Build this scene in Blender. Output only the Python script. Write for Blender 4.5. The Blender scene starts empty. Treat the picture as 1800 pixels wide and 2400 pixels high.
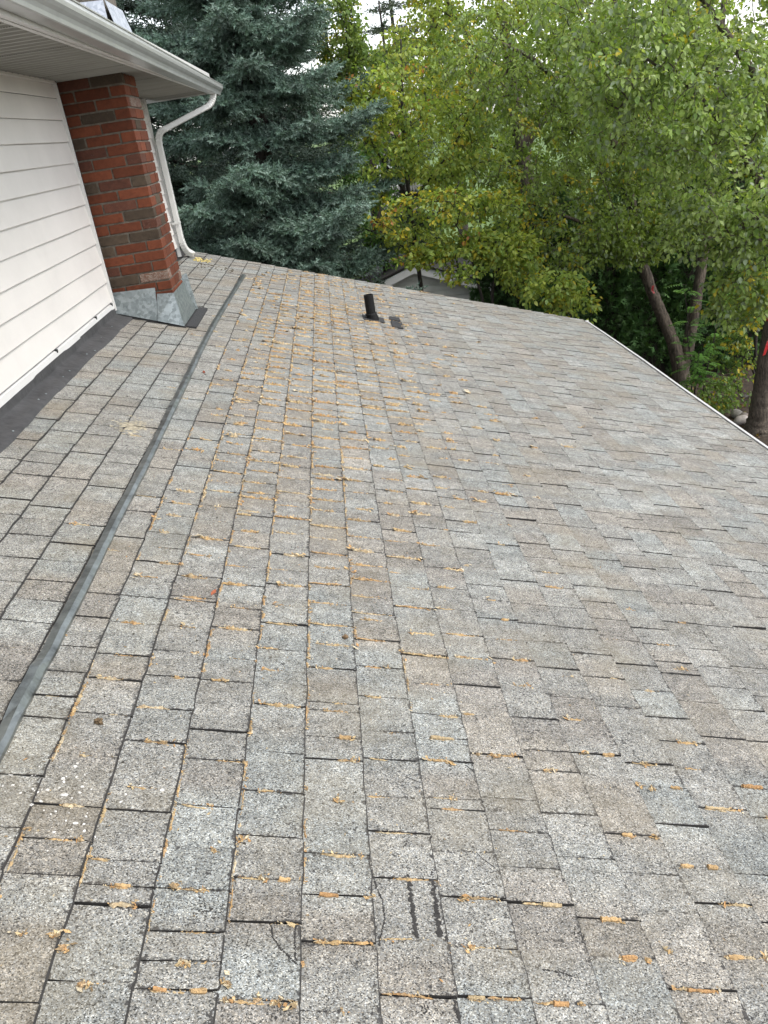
import bpy, math, random
import numpy as np
from mathutils import Matrix, Vector

rng = np.random.default_rng(7)
random.seed(7)
S = bpy.context.scene
COL = S.collection

# ------------------------------------------------------------------ camera, sky, sun, exposure
CZ = 5.1                                   # eye height above the ground
YAW, PITCH, ROLL, FPX = 0.006026, 0.413943, -0.157693, 2058.96
cy, sy = math.cos(YAW), math.sin(YAW)
fw = np.array([sy * math.cos(PITCH), cy * math.cos(PITCH), -math.sin(PITCH)])
r0 = np.array([cy, -sy, 0.0]); u0v = np.cross(r0, fw)
rt = r0 * math.cos(ROLL) + u0v * math.sin(ROLL); up = np.cross(rt, fw)
cam_d = bpy.data.cameras.new('camera'); cam = bpy.data.objects.new('camera', cam_d); COL.objects.link(cam)
cam_d.sensor_fit = 'VERTICAL'; cam_d.sensor_height = 24.0; cam_d.lens = FPX / 2400 * 24.0
cam_d.clip_start = 0.05; cam_d.clip_end = 2000
M = Matrix.Identity(4)
for i in range(3):
    M[i][0] = rt[i]; M[i][1] = up[i]; M[i][2] = -fw[i]
M[2][3] = CZ
cam.matrix_world = M
S.camera = cam

SUN_EL, SUN_AZ = math.radians(52), math.radians(118)   # azimuth measured clockwise from +Y
W = bpy.data.worlds.new('World'); S.world = W; W.use_nodes = True
nt = W.node_tree; nt.nodes.clear()
sky = nt.nodes.new('ShaderNodeTexSky'); sky.sky_type = 'NISHITA'; sky.sun_disc = False
sky.sun_elevation = SUN_EL; sky.sun_rotation = SUN_AZ
sky.air_density = 1.0; sky.dust_density = 1.2; sky.ozone_density = 1.0
hs = nt.nodes.new('ShaderNodeHueSaturation'); hs.inputs['Saturation'].default_value = 0.30
bg = nt.nodes.new('ShaderNodeBackground'); bg.inputs['Strength'].default_value = 0.15
wo = nt.nodes.new('ShaderNodeOutputWorld')
nt.links.new(sky.outputs[0], hs.inputs['Color']); nt.links.new(hs.outputs[0], bg.inputs['Color']); nt.links.new(bg.outputs[0], wo.inputs[0])
sd = bpy.data.lights.new('sun', 'SUN'); sd.energy = 0.95; sd.angle = math.radians(30); sd.color = (1.0, 0.955, 0.88)
so = bpy.data.objects.new('sun', sd); COL.objects.link(so)
sdir = Vector((math.sin(SUN_AZ) * math.cos(SUN_EL), math.cos(SUN_AZ) * math.cos(SUN_EL), math.sin(SUN_EL)))
so.rotation_euler = sdir.to_track_quat('Z', 'Y').to_euler(); so.location = (20, -10, 30)
S.view_settings.view_transform = 'Standard'; S.view_settings.look = 'None'
S.view_settings.exposure = 1.42; S.view_settings.gamma = 1.0; S.view_settings.use_curve_mapping = False
S.render.engine = 'CYCLES'
S.cycles.max_bounces = 8; S.cycles.diffuse_bounces = 3; S.cycles.transmission_bounces = 4
S.cycles.use_denoising = True

# ------------------------------------------------------------------ helpers
def proj(P):
    P = np.atleast_2d(np.asarray(P, float)) - np.array([0, 0, CZ])
    z = P @ fw
    return 900 + FPX * (P @ rt) / z, 1200 - FPX * (P @ up) / z, z

ORIG = {}
def nrm(v):
    v = np.asarray(v, float); return v / (np.linalg.norm(v, axis=-1, keepdims=True) + 1e-12)

class MB:
    """collects faces for ONE mesh object"""
    def __init__(s): s.V = []; s.F = []; s.M = []; s.T = []; s.n = 0
    def add(s, V, F, mat=0, tint=(1, 1, 1, 1)):
        V = np.asarray(V, float).reshape(-1, 3); k = s.n
        s.V.append(V); s.n += len(V)
        if isinstance(mat, int): mat = [mat] * len(F)
        s.F.extend([tuple(int(i) + k for i in f) for f in F]); s.M.extend(mat)
        t = np.asarray(tint, float)
        if t.ndim == 1:
            if len(t) == 3: t = np.append(t, 1)
            t = np.tile(t, (len(V), 1))
        elif t.shape[1] == 3: t = np.hstack([t, np.ones((len(t), 1))])
        s.T.append(t)
    def box(s, lo, hi, mat=0, tint=(1, 1, 1, 1), jit=0.0):
        x0, y0, z0 = lo; x1, y1, z1 = hi
        V = np.array([(x0, y0, z0), (x1, y0, z0), (x1, y1, z0), (x0, y1, z0), (x0, y0, z1), (x1, y0, z1), (x1, y1, z1), (x0, y1, z1)], float)
        if jit: V += rng.normal(0, jit, V.shape)
        s.add(V, [(0, 3, 2, 1), (4, 5, 6, 7), (0, 1, 5, 4), (1, 2, 6, 5), (2, 3, 7, 6), (3, 0, 4, 7)], mat, tint)
    def tube(s, P, Rr, n=6, mat=0, tint=(1, 1, 1, 1), cap=True):
        P = np.asarray(P, float); m = len(P); Rr = np.broadcast_to(np.asarray(Rr, float), (m,))
        D = np.gradient(P, axis=0); D = nrm(D)
        ref = np.array([0.31, 0.2, 0.93]) if abs(nrm(D.mean(0))[2]) < .9 else np.array([1.0, 0.1, 0])
        A = nrm(np.cross(D, ref)); B = np.cross(D, A)
        th = np.arange(n) * 2 * math.pi / n
        V = P[:, None, :] + Rr[:, None, None] * (A[:, None, :] * np.cos(th)[None, :, None] + B[:, None, :] * np.sin(th)[None, :, None])
        F = [(i * n + j, i * n + (j + 1) % n, (i + 1) * n + (j + 1) % n, (i + 1) * n + j) for i in range(m - 1) for j in range(n)]
        if cap: F += [tuple(range(n - 1, -1, -1)), tuple((m - 1) * n + j for j in range(n))]
        s.add(V.reshape(-1, 3), F, mat, tint)
    def extrude(s, prof, path_frames, mat=0, tint=(1, 1, 1, 1), closed=True, cap=True):
        """prof: (k,2); path_frames: list of (origin, a, b)"""
        k = len(prof); V = np.array([[o + a * p[0] + b * p[1] for p in prof] for o, a, b in path_frames]).reshape(-1, 3)
        m = len(path_frames); kk = k if closed else k - 1
        F = [(i * k + j, i * k + (j + 1) % k, (i + 1) * k + (j + 1) % k, (i + 1) * k + j) for i in range(m - 1) for j in range(kk)]
        if cap and closed: F += [tuple(range(k - 1, -1, -1)), tuple((m - 1) * k + j for j in range(k))]
        s.add(V, F, mat, tint)
    def build(s, name, mats, parent=None, smooth=False, origin=None, fixn=False):
        V = np.vstack(s.V)
        if origin is None: origin = (V.min(0) + V.max(0)) / 2
        origin = np.asarray(origin, float)
        me = bpy.data.meshes.new(name)
        me.from_pydata((V - origin).tolist(), [], s.F)
        if not isinstance(mats, (list, tuple)): mats = [mats]
        for m in mats: me.materials.append(m)
        me.polygons.foreach_set('material_index', np.array(s.M, np.int32))
        a = me.color_attributes.new('tint', 'FLOAT_COLOR', 'POINT')
        a.data.foreach_set('color', np.vstack(s.T).astype(np.float32).ravel())
        if fixn:
            import bmesh
            b = bmesh.new(); b.from_mesh(me); bmesh.ops.recalc_face_normals(b, faces=b.faces[:]); b.to_mesh(me); b.free()
        if smooth: me.polygons.foreach_set('use_smooth', [True] * len(me.polygons))
        me.update()
        return link(name, me, parent, origin)

def link(name, me, parent, origin):
    o = bpy.data.objects.new(name, me); COL.objects.link(o)
    origin = np.asarray(origin, float); ORIG[o.name] = origin
    if parent is not None:
        o.parent = parent; o.location = origin - ORIG[parent.name]
    else: o.location = origin
    return o

def np_mesh(name, V, F, tint, mats, parent=None, origin=None, smooth=False):
    """fast path: F is (n,3) or (n,4) int array"""
    V = np.asarray(V, float)
    if origin is None: origin = (V.min(0) + V.max(0)) / 2
    me = bpy.data.meshes.new(name); n, k = F.shape
    me.vertices.add(len(V)); me.vertices.foreach_set('co', (V - origin).astype(np.float32).ravel())
    me.loops.add(n * k); me.loops.foreach_set('vertex_index', F.astype(np.int32).ravel())
    me.polygons.add(n); me.polygons.foreach_set('loop_start', np.arange(0, n * k, k, dtype=np.int32))
    me.update(calc_edges=True)
    if not isinstance(mats, (list, tuple)): mats = [mats]
    for m in mats: me.materials.append(m)
    a = me.color_attributes.new('tint', 'FLOAT_COLOR', 'POINT')
    if tint.shape[1] == 3: tint = np.hstack([tint, np.ones((len(tint), 1))])
    a.data.foreach_set('color', tint.astype(np.float32).ravel())
    if smooth: me.polygons.foreach_set('use_smooth', [True] * n)
    return link(name, me, parent, origin)

def empty(name, loc, label=None, cat=None, group=None):
    o = bpy.data.objects.new(name, None); COL.objects.link(o); o.empty_display_size = 0.2
    o.location = loc; ORIG[o.name] = np.asarray(loc, float)
    tag(o, label, cat, group); return o

def tag(o, label=None, cat=None, group=None, kind=None):
    if label: o['label'] = label
    if cat: o['category'] = cat
    if group: o['group'] = group
    if kind: o['kind'] = kind
    return o

# ------------------------------------------------------------------ materials
def new_mat(name):
    m = bpy.data.materials.new(name); m.use_nodes = True
    n = m.node_tree; b = n.nodes['Principled BSDF']; return m, n, b
def N(n, t, **kw):
    x = n.nodes.new(t)
    for k, v in kw.items():
        if k in x.inputs: x.inputs[k].default_value = v
        else: setattr(x, k, v)
    return x
def ramp(n, stops, interp='LINEAR'):
    r = n.nodes.new('ShaderNodeValToRGB'); r.color_ramp.interpolation = interp
    e = r.color_ramp.elements
    while len(e) < len(stops): e.new(0.5)
    for i, (p, c) in enumerate(stops):
        e[i].position = p; e[i].color = (c, c, c, 1) if not isinstance(c, tuple) else (*c, 1)
    return r
def mix(n, a, b, fac, blend='MIX'):
    x = n.nodes.new('ShaderNodeMix'); x.data_type = 'RGBA'; x.blend_type = blend
    for s, v in ((x.inputs[0], fac), (x.inputs[6], a), (x.inputs[7], b)):
        if hasattr(v, 'links') or hasattr(v, 'is_output'): n.links.new(v, s)
        elif isinstance(v, tuple): s.default_value = (*v, 1) if len(v) == 3 else v
        else: s.default_value = v
    return x.outputs[2]
def wpos(n): return N(n, 'ShaderNodeNewGeometry').outputs['Position']
def tintnode(n): return N(n, 'ShaderNodeAttribute', attribute_name='tint')

def simple(name, col, rough=0.6, var=0.12, scale=8, bump=0.0, bscale=60, spec=0.4, metal=0.0, use_tint=False, detail=5):
    m, n, b = new_mat(name)
    p = wpos(n)
    no = N(n, 'ShaderNodeTexNoise', Scale=scale, Detail=detail, Roughness=0.65); n.links.new(p, no.inputs['Vector'])
    r = ramp(n, [(0.28, 1 - var * 1.6), (0.5, 1.0), (0.72, 1 + var)]); n.links.new(no.outputs['Fac'], r.inputs[0])
    base = col
    if use_tint: base = tintnode(n).outputs['Color']
    c = mix(n, base, r.outputs[0], 1.0, 'MULTIPLY'); n.links.new(c, b.inputs['Base Color'])
    b.inputs['Roughness'].default_value = rough; b.inputs['Specular IOR Level'].default_value = spec; b.inputs['Metallic'].default_value = metal
    if bump:
        n2 = N(n, 'ShaderNodeTexNoise', Scale=bscale, Detail=4); n.links.new(p, n2.inputs['Vector'])
        bp = N(n, 'ShaderNodeBump', Strength=bump, Distance=0.01); n.links.new(n2.outputs['Fac'], bp.inputs['Height']); n.links.new(bp.outputs[0], b.inputs['Normal'])
    return m

def granule_mat():
    m, n, b = new_mat('asphalt_granules'); p = wpos(n); L = n.links
    t = tintnode(n)
    v = N(n, 'ShaderNodeTexVoronoi', Scale=430.0); L.new(p, v.inputs['Vector'])
    sp = N(n, 'ShaderNodeSeparateColor'); L.new(v.outputs['Color'], sp.inputs[0])
    g = ramp(n, [(0.0, .12), (.13, .32), (.24, .76), (.5, .97), (.76, 1.16), (.88, 1.6), (1, 2.2)]); L.new(sp.outputs[0], g.inputs[0])
    # tint of single grains: bluish, tan
    gt = ramp(n, [(0.0, (1.04, 1.0, .93)), (.5, (1, 1, 1)), (1, (.94, 1.0, 1.08))]); L.new(sp.outputs[1], gt.inputs[0])
    c = mix(n, t.outputs['Color'], g.outputs[0], 1.0, 'MULTIPLY')
    c = mix(n, c, gt.outputs[0], 1.0, 'MULTIPLY')
    cl = N(n, 'ShaderNodeTexNoise', Scale=26.0, Detail=4.0, Roughness=.7); L.new(p, cl.inputs['Vector'])
    cr = ramp(n, [(.3, .70), (.5, 1.0), (.7, 1.28)]); L.new(cl.outputs['Fac'], cr.inputs[0]); c = mix(n, c, cr.outputs[0], 1.0, 'MULTIPLY')
    mp = N(n, 'ShaderNodeMapping'); mp.inputs['Scale'].default_value = (.9, 9.0, .9); L.new(p, mp.inputs['Vector'])
    stn = N(n, 'ShaderNodeTexNoise', Scale=1.6, Detail=5.0, Roughness=.6); L.new(mp.outputs[0], stn.inputs['Vector'])
    str_ = ramp(n, [(.3, .86), (.5, 1.0), (.7, 1.1)]); L.new(stn.outputs['Fac'], str_.inputs[0]); c = mix(n, c, str_.outputs[0], 1.0, 'MULTIPLY')
    # spots where grains have worn off
    w = N(n, 'ShaderNodeTexNoise', Scale=95.0, Detail=3.0, Roughness=.6); L.new(p, w.inputs['Vector'])
    w2 = N(n, 'ShaderNodeTexNoise', Scale=7.0, Detail=2.0); L.new(p, w2.inputs['Vector'])
    ad = N(n, 'ShaderNodeMath', operation='MULTIPLY_ADD'); L.new(w2.outputs['Fac'], ad.inputs[0]); ad.inputs[1].default_value = .34; L.new(w.outputs['Fac'], ad.inputs[2])
    wr = ramp(n, [(.805, 0.0), (.875, .9)]); ea = N(n, 'ShaderNodeMath', operation='MULTIPLY_ADD'); L.new(t.outputs['Alpha'], ea.inputs[0]); ea.inputs[1].default_value = .17; L.new(ad.outputs[0], ea.inputs[2]); L.new(ea.outputs[0], wr.inputs[0])
    c = mix(n, c, (.035, .033, .032), wr.outputs[0])
    # soft yellow-brown dusting (pollen), more where tint alpha is low
    s1 = N(n, 'ShaderNodeTexNoise', Scale=3.2, Detail=6.0, Roughness=.7); L.new(p, s1.inputs['Vector'])
    sr = ramp(n, [(.48, 0.0), (.75, .5)]); L.new(s1.outputs['Fac'], sr.inputs[0])
    dust = mix(n, c, (.205, .172, .115), sr.outputs[0])
    n.links.new(dust, b.inputs['Base Color'])
    b.inputs['Roughness'].default_value = .85; b.inputs['Specular IOR Level'].default_value = .3
    bp = N(n, 'ShaderNodeBump', Strength=.55, Distance=.0018); L.new(v.outputs['Distance'], bp.inputs['Height']); bp.invert = True
    L.new(bp.outputs[0], b.inputs['Normal'])
    return m

def brick_mat():
    m, n, b = new_mat('brick_clay'); p = wpos(n); L = n.links; t = tintnode(n)
    n1 = N(n, 'ShaderNodeTexNoise', Scale=34.0, Detail=6.0, Roughness=.75); L.new(p, n1.inputs['Vector'])
    r1 = ramp(n, [(.3, .62), (.55, 1.0), (.75, 1.25)]); L.new(n1.outputs['Fac'], r1.inputs[0])
    c = mix(n, t.outputs['Color'], r1.outputs[0], 1.0, 'MULTIPLY')
    n2 = N(n, 'ShaderNodeTexNoise', Scale=90.0, Detail=5.0, Roughness=.8, Distortion=1.2); L.new(p, n2.inputs['Vector'])
    th = N(n, 'ShaderNodeMath', operation='ADD'); L.new(n2.outputs['Fac'], th.inputs[0]); L.new(t.outputs['Alpha'], th.inputs[1])
    r2 = ramp(n, [(.66, 0.0), (.76, .75)]); L.new(th.outputs[0], r2.inputs[0])
    c = mix(n, c, (.30, .27, .23), r2.outputs[0]); L.new(c, b.inputs['Base Color'])
    b.inputs['Roughness'].default_value = .8; b.inputs['Specular IOR Level'].default_value = .25
    bp = N(n, 'ShaderNodeBump', Strength=.6, Distance=.004); L.new(n1.outputs['Fac'], bp.inputs['Height']); L.new(bp.outputs[0], b.inputs['Normal'])
    return m

def leaf_mat(name, trans=0.35, rough=.45):
    m, n, b = new_mat(name); L = n.links; t = tintnode(n); p = wpos(n)
    no = N(n, 'ShaderNodeTexNoise', Scale=30.0, Detail=2.0); L.new(p, no.inputs['Vector'])
    r = ramp(n, [(.3, .8), (.7, 1.2)]); L.new(no.outputs['Fac'], r.inputs[0])
    c = mix(n, t.outputs['Color'], r.outputs[0], 1.0, 'MULTIPLY')
    L.new(c, b.inputs['Base Color']); b.inputs['Roughness'].default_value = rough; b.inputs['Specular IOR Level'].default_value = .4
    tr = N(n, 'ShaderNodeBsdfTranslucent'); c2 = mix(n, c, (1.25, 1.25, .6), 1.0, 'MULTIPLY'); L.new(c2, tr.inputs['Color'])
    ms = N(n, 'ShaderNodeMixShader'); ms.inputs[0].default_value = trans
    L.new(b.outputs[0], ms.inputs[1]); L.new(tr.outputs[0], ms.inputs[2])
    L.new(ms.outputs[0], n.nodes['Material Output'].inputs['Surface'])
    return m

def bark_mat(name, col):
    m, n, b = new_mat(name); L = n.links; p = wpos(n)
    mp = N(n, 'ShaderNodeMapping'); mp.inputs['Scale'].default_value = (1, 1, .22); L.new(p, mp.inputs['Vector'])
    v = N(n, 'ShaderNodeTexNoise', Scale=38.0, Detail=6.0, Roughness=.7, Distortion=.6); L.new(mp.outputs[0], v.inputs['Vector'])
    r = ramp(n, [(.32, .2), (.5, .9), (.68, 1.8)]); L.new(v.outputs['Fac'], r.inputs[0])
    c = mix(n, col, r.outputs[0], 1.0, 'MULTIPLY'); L.new(c, b.inputs['Base Color']); b.inputs['Roughness'].default_value = .9
    bp = N(n, 'ShaderNodeBump', Strength=1.0, Distance=.03); L.new(v.outputs['Fac'], bp.inputs['Height']); L.new(bp.outputs[0], b.inputs['Normal'])
    return m

def galv_mat(name, dark=(.15, .175, .18), light=(.29, .325, .33), rough=.42, scale=55):
    m, n, b = new_mat(name); L = n.links; p = wpos(n)
    v = N(n, 'ShaderNodeTexVoronoi', Scale=float(scale)); L.new(p, v.inputs['Vector'])
    no = N(n, 'ShaderNodeTexNoise', Scale=14.0, Detail=6.0, Roughness=.7); L.new(p, no.inputs['Vector'])
    sp = N(n, 'ShaderNodeSeparateColor'); L.new(v.outputs['Color'], sp.inputs[0])
    ad = N(n, 'ShaderNodeMath', operation='ADD'); L.new(sp.outputs[0], ad.inputs[0]); L.new(no.outputs['Fac'], ad.inputs[1])
    r = ramp(n, [(.3, dark), (1.0, light)]); mu = N(n, 'ShaderNodeMath', operation='MULTIPLY'); L.new(ad.outputs[0], mu.inputs[0]); mu.inputs[1].default_value = .66
    L.new(mu.outputs[0], r.inputs[0]); L.new(r.outputs[0], b.inputs['Base Color'])
    b.inputs['Metallic'].default_value = .55; b.inputs['Roughness'].default_value = rough
    bp = N(n, 'ShaderNodeBump', Strength=.15, Distance=.01); L.new(no.outputs['Fac'], bp.inputs['Height']); L.new(bp.outputs[0], b.inputs['Normal'])
    return m

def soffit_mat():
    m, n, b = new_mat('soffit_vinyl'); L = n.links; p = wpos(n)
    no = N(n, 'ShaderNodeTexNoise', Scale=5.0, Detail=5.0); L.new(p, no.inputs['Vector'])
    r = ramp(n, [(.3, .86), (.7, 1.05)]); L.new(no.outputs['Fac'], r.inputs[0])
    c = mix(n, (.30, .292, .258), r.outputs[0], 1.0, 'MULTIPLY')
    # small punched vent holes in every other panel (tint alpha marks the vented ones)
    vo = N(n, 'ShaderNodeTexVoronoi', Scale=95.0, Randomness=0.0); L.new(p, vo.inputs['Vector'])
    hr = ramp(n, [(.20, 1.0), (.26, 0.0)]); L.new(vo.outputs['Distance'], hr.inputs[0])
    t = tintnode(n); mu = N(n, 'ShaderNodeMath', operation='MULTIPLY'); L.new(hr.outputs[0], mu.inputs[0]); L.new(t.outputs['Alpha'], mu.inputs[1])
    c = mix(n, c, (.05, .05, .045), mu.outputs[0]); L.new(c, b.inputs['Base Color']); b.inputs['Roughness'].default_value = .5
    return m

M_gran = granule_mat()
M_asph = simple('asphalt_edge', (.030, .028, .026), .9, .3, 60)
M_brick = brick_mat()
M_mortar = simple('mortar', (.135, .120, .096), .95, .3, 40, .5, 120)
M_siding = simple('vinyl_siding', (.63, .60, .565), .42, .05, 2.5, .05, 300)
M_trimw = simple('white_trim', (.62, .61, .59), .4, .05, 5)
M_gutter = simple('painted_gutter', (.42, .425, .415), .25, .06, 6, spec=.6)
M_spout = simple('painted_spout', (.58, .575, .55), .35, .06, 9)
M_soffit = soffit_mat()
M_dark = simple('dark_gap', (.02, .02, .02), .9, .2, 20)
M_membrane = simple('rubber_membrane', (.046, .045, .046), .68, .3, 10, .45, 30)
M_galv = galv_mat('galvanised_steel')
M_galv2 = galv_mat('galvanised_pale', (.36, .39, .43), (.56, .58, .62), .5, 40)
M_strip = simple('zinc_strip', (.19, .205, .198), .36, .4, 16, .25, 30, spec=.5, metal=.75)
M_pipe = simple('black_pipe', (.008, .008, .008), .65, .3, 30, .2, 90, spec=.2)
M_tar = simple('tar_patch', (.032, .032, .033), .8, .4, 120, .6, 200)
M_fluff = simple('seed_fluff', None, .95, .3, 160, .7, 260, use_tint=True)
M_conc = simple('wall_stucco', (.5, .48, .45), .9, .1, 4)
M_leaf = leaf_mat('poplar_leaf', .42); M_leaf2 = leaf_mat('thin_leaf', .5)
M_needle = leaf_mat('spruce_needle', .10, .6)
M_cedar = leaf_mat('cedar_scale', .12, .6)
M_bark = bark_mat('poplar_bark', (.105, .083, .064)); M_bark2 = bark_mat('dark_bark', (.040, .032, .026)); M_barkg = bark_mat('grey_bark', (.22, .205, .175))
M_stone = simple('river_stone', None, .75, .25, 14, .3, 40, use_tint=True)
M_red = simple('red_tape', (.30, .018, .018), .35, .15, 20)

# ------------------------------------------------------------------ roof frame
A = 0.325072; E = 0.143; HM = 9.6612 * E + .007; U0 = -1.74235 * E
sv = np.array([math.cos(A), 0, -math.sin(A)]); nv = np.array([math.sin(A), 0, math.cos(A)]); yv = np.array([0, 1.0, 0])
def RP(u, v, w=0.0):
    u, v, w = np.broadcast_arrays(np.asarray(u, float), np.asarray(v, float), np.asarray(w, float))
    return u[..., None] * sv + v[..., None] * yv + (w - HM)[..., None] * nv + np.array([0, 0, CZ])
XW = -1.5534                                # face of the upper wall
U_WALL = -1.173; U_EAVE = 3.215; V_NEAR, V_RAKE = 0.35, 9.73; Y_CORNER = 9.22
ZR = lambda x: CZ - (x * math.sin(A) + HM) / math.cos(A)        # roof height at x

house = empty('house', (XW, Y_CORNER, 0), 'white sided house with red brick chimney and grey shingle roof in the foreground', 'house')

# deck
mb = MB()
c8 = [RP(U_WALL - .3, V_NEAR - 2.2, -.004), RP(U_EAVE, V_NEAR - 2.2, -.004), RP(U_EAVE, V_RAKE, -.004), RP(U_WALL - .3, V_RAKE, -.004)]
lo = [c - nv * .12 for c in c8]
mb.add(np.array(c8 + lo), [(0, 1, 2, 3), (7, 6, 5, 4), (0, 4, 5, 1), (1, 5, 6, 2), (2, 6, 7, 3), (3, 7, 4, 0)])
roof = mb.build('roof', M_asph, house)

# tints along each course: blends of grey-blue, grey and taupe
PAL = np.array([(.190, .199, .194), (.187, .185, .174), (.183, .171, .153), (.171, .161, .147), (.186, .184, .174), (.202, .206, .197)]) 
PAL = (PAL.mean(0) + (PAL - PAL.mean(0)) * .85) * np.array([1.045, 1.025, .985])
def course_tint(k):
    r = np.random.default_rng(1000 + k); pos = [-2.5]; idx = []
    while pos[-1] < 10.5:
        pos.append(pos[-1] + r.uniform(.09, .24)); idx.append(r.choice(6, p=[.18, .24, .20, .10, .16, .12]))
    pos = np.array(pos[:-1]); cols = PAL[idx] * 1.14 * r.normal(1, .05, (len(idx), 1))
    def f(v):
        j = np.clip(np.searchsorted(pos, v) - 1, 0, len(pos) - 1); d = np.clip((np.asarray(v) - pos[j]) / .02, 0, 1)[..., None]
        jm = np.maximum(j - 1, 0); return cols[jm] * (1 - d) + cols[j] * d
    return f
KNOWN = {-2: [1.632, 1.573, 1.419, 1.168], -1: [1.495, 1.399, 1.172], 0: [1.498, 1.36, 1.295, 1.25, 1.087],
 1: [1.533, 1.41, 1.302, 1.202, 1.137, 1.082], 2: [1.738, 1.597, 1.459, 1.343, 1.235, 1.071], 3: [1.817, 1.731, 1.586, 1.424, 1.313, 1.201, 1.06],
 4: [1.752, 1.618, 1.503, 1.101], 5: [1.859, 1.632, 1.596, 1.336, 1.215, 1.107], 6: [1.815, 1.652, 1.544, 1.432, 1.334, 1.105],
 7: [1.773, 1.618, 1.479, 1.31, 1.216], 8: [1.863, 1.729, 1.567, 1.446, 1.34, 1.153], 9: [1.752, 1.482, 1.239]}
# where larger seed husks lie (they sit in joints, so joints are cut there)
S9 = 900 / 1659
husk_px = [(530, 695, 70), (770, 705, 45), (870, 712, 40), (1145, 280, 25), (1130, 665, 20), (1230, 672, 48), (1420, 735, 80), (810, 1025, 42), (690, 1140, 60), (860, 1140, 70),
           (355, 1108, 26), (270, 960, 30), (965, 1100, 20), (1305, 1010, 28), (1000, 1182, 20), (1110, 1195, 24), (1190, 1205, 18), (1270, 1212, 22), (230, 915, 50), (80, 908, 26), (350, 490, 24), (930, 520, 45), (1075, 472, 35), (1490, 50, 50), (1450, 328, 20), (1525, 158, 35), (1600, 750, 15), (1380, 935, 40)]
husk_px = [(x * S9, 1700 + y * S9, l * S9) for x, y, l in husk_px]
husk_px += [(900 + x * S9, 1700 + y * S9, l * S9) for x, y, l in [(250, 55, 95), (405, 116, 28), (470, 130, 18), (865, 118, 30), (970, 132, 45), (710, 198, 32), (1095, 255, 16), (1160, 262, 30), (1255, 270, 36), (1590, 265, 80), (300, 318, 30), (1310, 605, 50), (1420, 620, 40), (725, 775, 78), (360, 752, 20), (980, 838, 82), (380, 955, 38), (1060, 1008, 64), (1140, 1015, 28), (1230, 970, 24), (1370, 1148, 110), (1440, 1165, 40), (400, 1172, 70), (765, 1200, 62), (865, 1215, 34), (1510, 978, 60), (1640, 985, 30), (1050, 470, 40), (1150, 468, 24), (270, 125, 14), (1150, 188, 18), (1440, 355, 95)]]
def roof_hit(X, Y):
    d = fw + rt * (X - 900) / FPX - up * (Y - 1200) / FPX; t = -(HM - .0075) / (d @ nv); P = d * t; return P @ sv, P[1]
for X, Y, l in husk_px:
    u, v = roof_hit(X, Y); kk = int(math.floor((u - U0) / E)); L = KNOWN.setdefault(kk, [])
    if l > 18 and v < 1.87 and not any(abs(q - v) < .028 for q in L): L.append(round(v, 3))
tabs = []            # (k, v0, v1, raise0, gap)
joints = []          # (k, v)
k_lo, k_hi = int(math.floor((U_WALL - U0) / E)), int(math.ceil((U_EAVE - U0) / E))
for k in range(k_lo, k_hi):
    r = np.random.default_rng(50 + k); v = -1.6 + r.uniform(0, .2); J = []
    known = sorted(KNOWN.get(k, []))
    while v < V_RAKE:
        J.append(v)
        x = r.random()
        v += r.uniform(.105, .165) if x < .90 else (r.uniform(.165, .21) if x < .94 else r.uniform(.02, .05))
    if known:
        J = [j for j in J if j < known[0] - .09 or j > known[-1] + .07] + known; J.sort()
    if known:
        K2 = [J[0]]
        for j in J[1:]:
            while j - K2[-1] > .22: K2.append(K2[-1] + min(r.uniform(.11, .17), (j - K2[-1]) * .6))
            if j - K2[-1] > .012: K2.append(j)
        J = K2
    if J[-1] > V_RAKE - .04: J.pop()
    J.append(V_RAKE + r.uniform(-.014, .012))
    hi = bool(r.integers(2)); 
    for a_, b_ in zip(J[:-1], J[1:]):
        tabs.append((k, a_, b_, (r.choice([.0008, .0016, .0026], p=[.4, .4, .2]) if hi else 0.0) + r.uniform(0, .0012), r.choice([.0008, .0014, .0022, .003], p=[.25, .3, .3, .15])))
        joints.append((k, a_, hi)); hi = (not hi) if r.random() < .9 else hi

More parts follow.
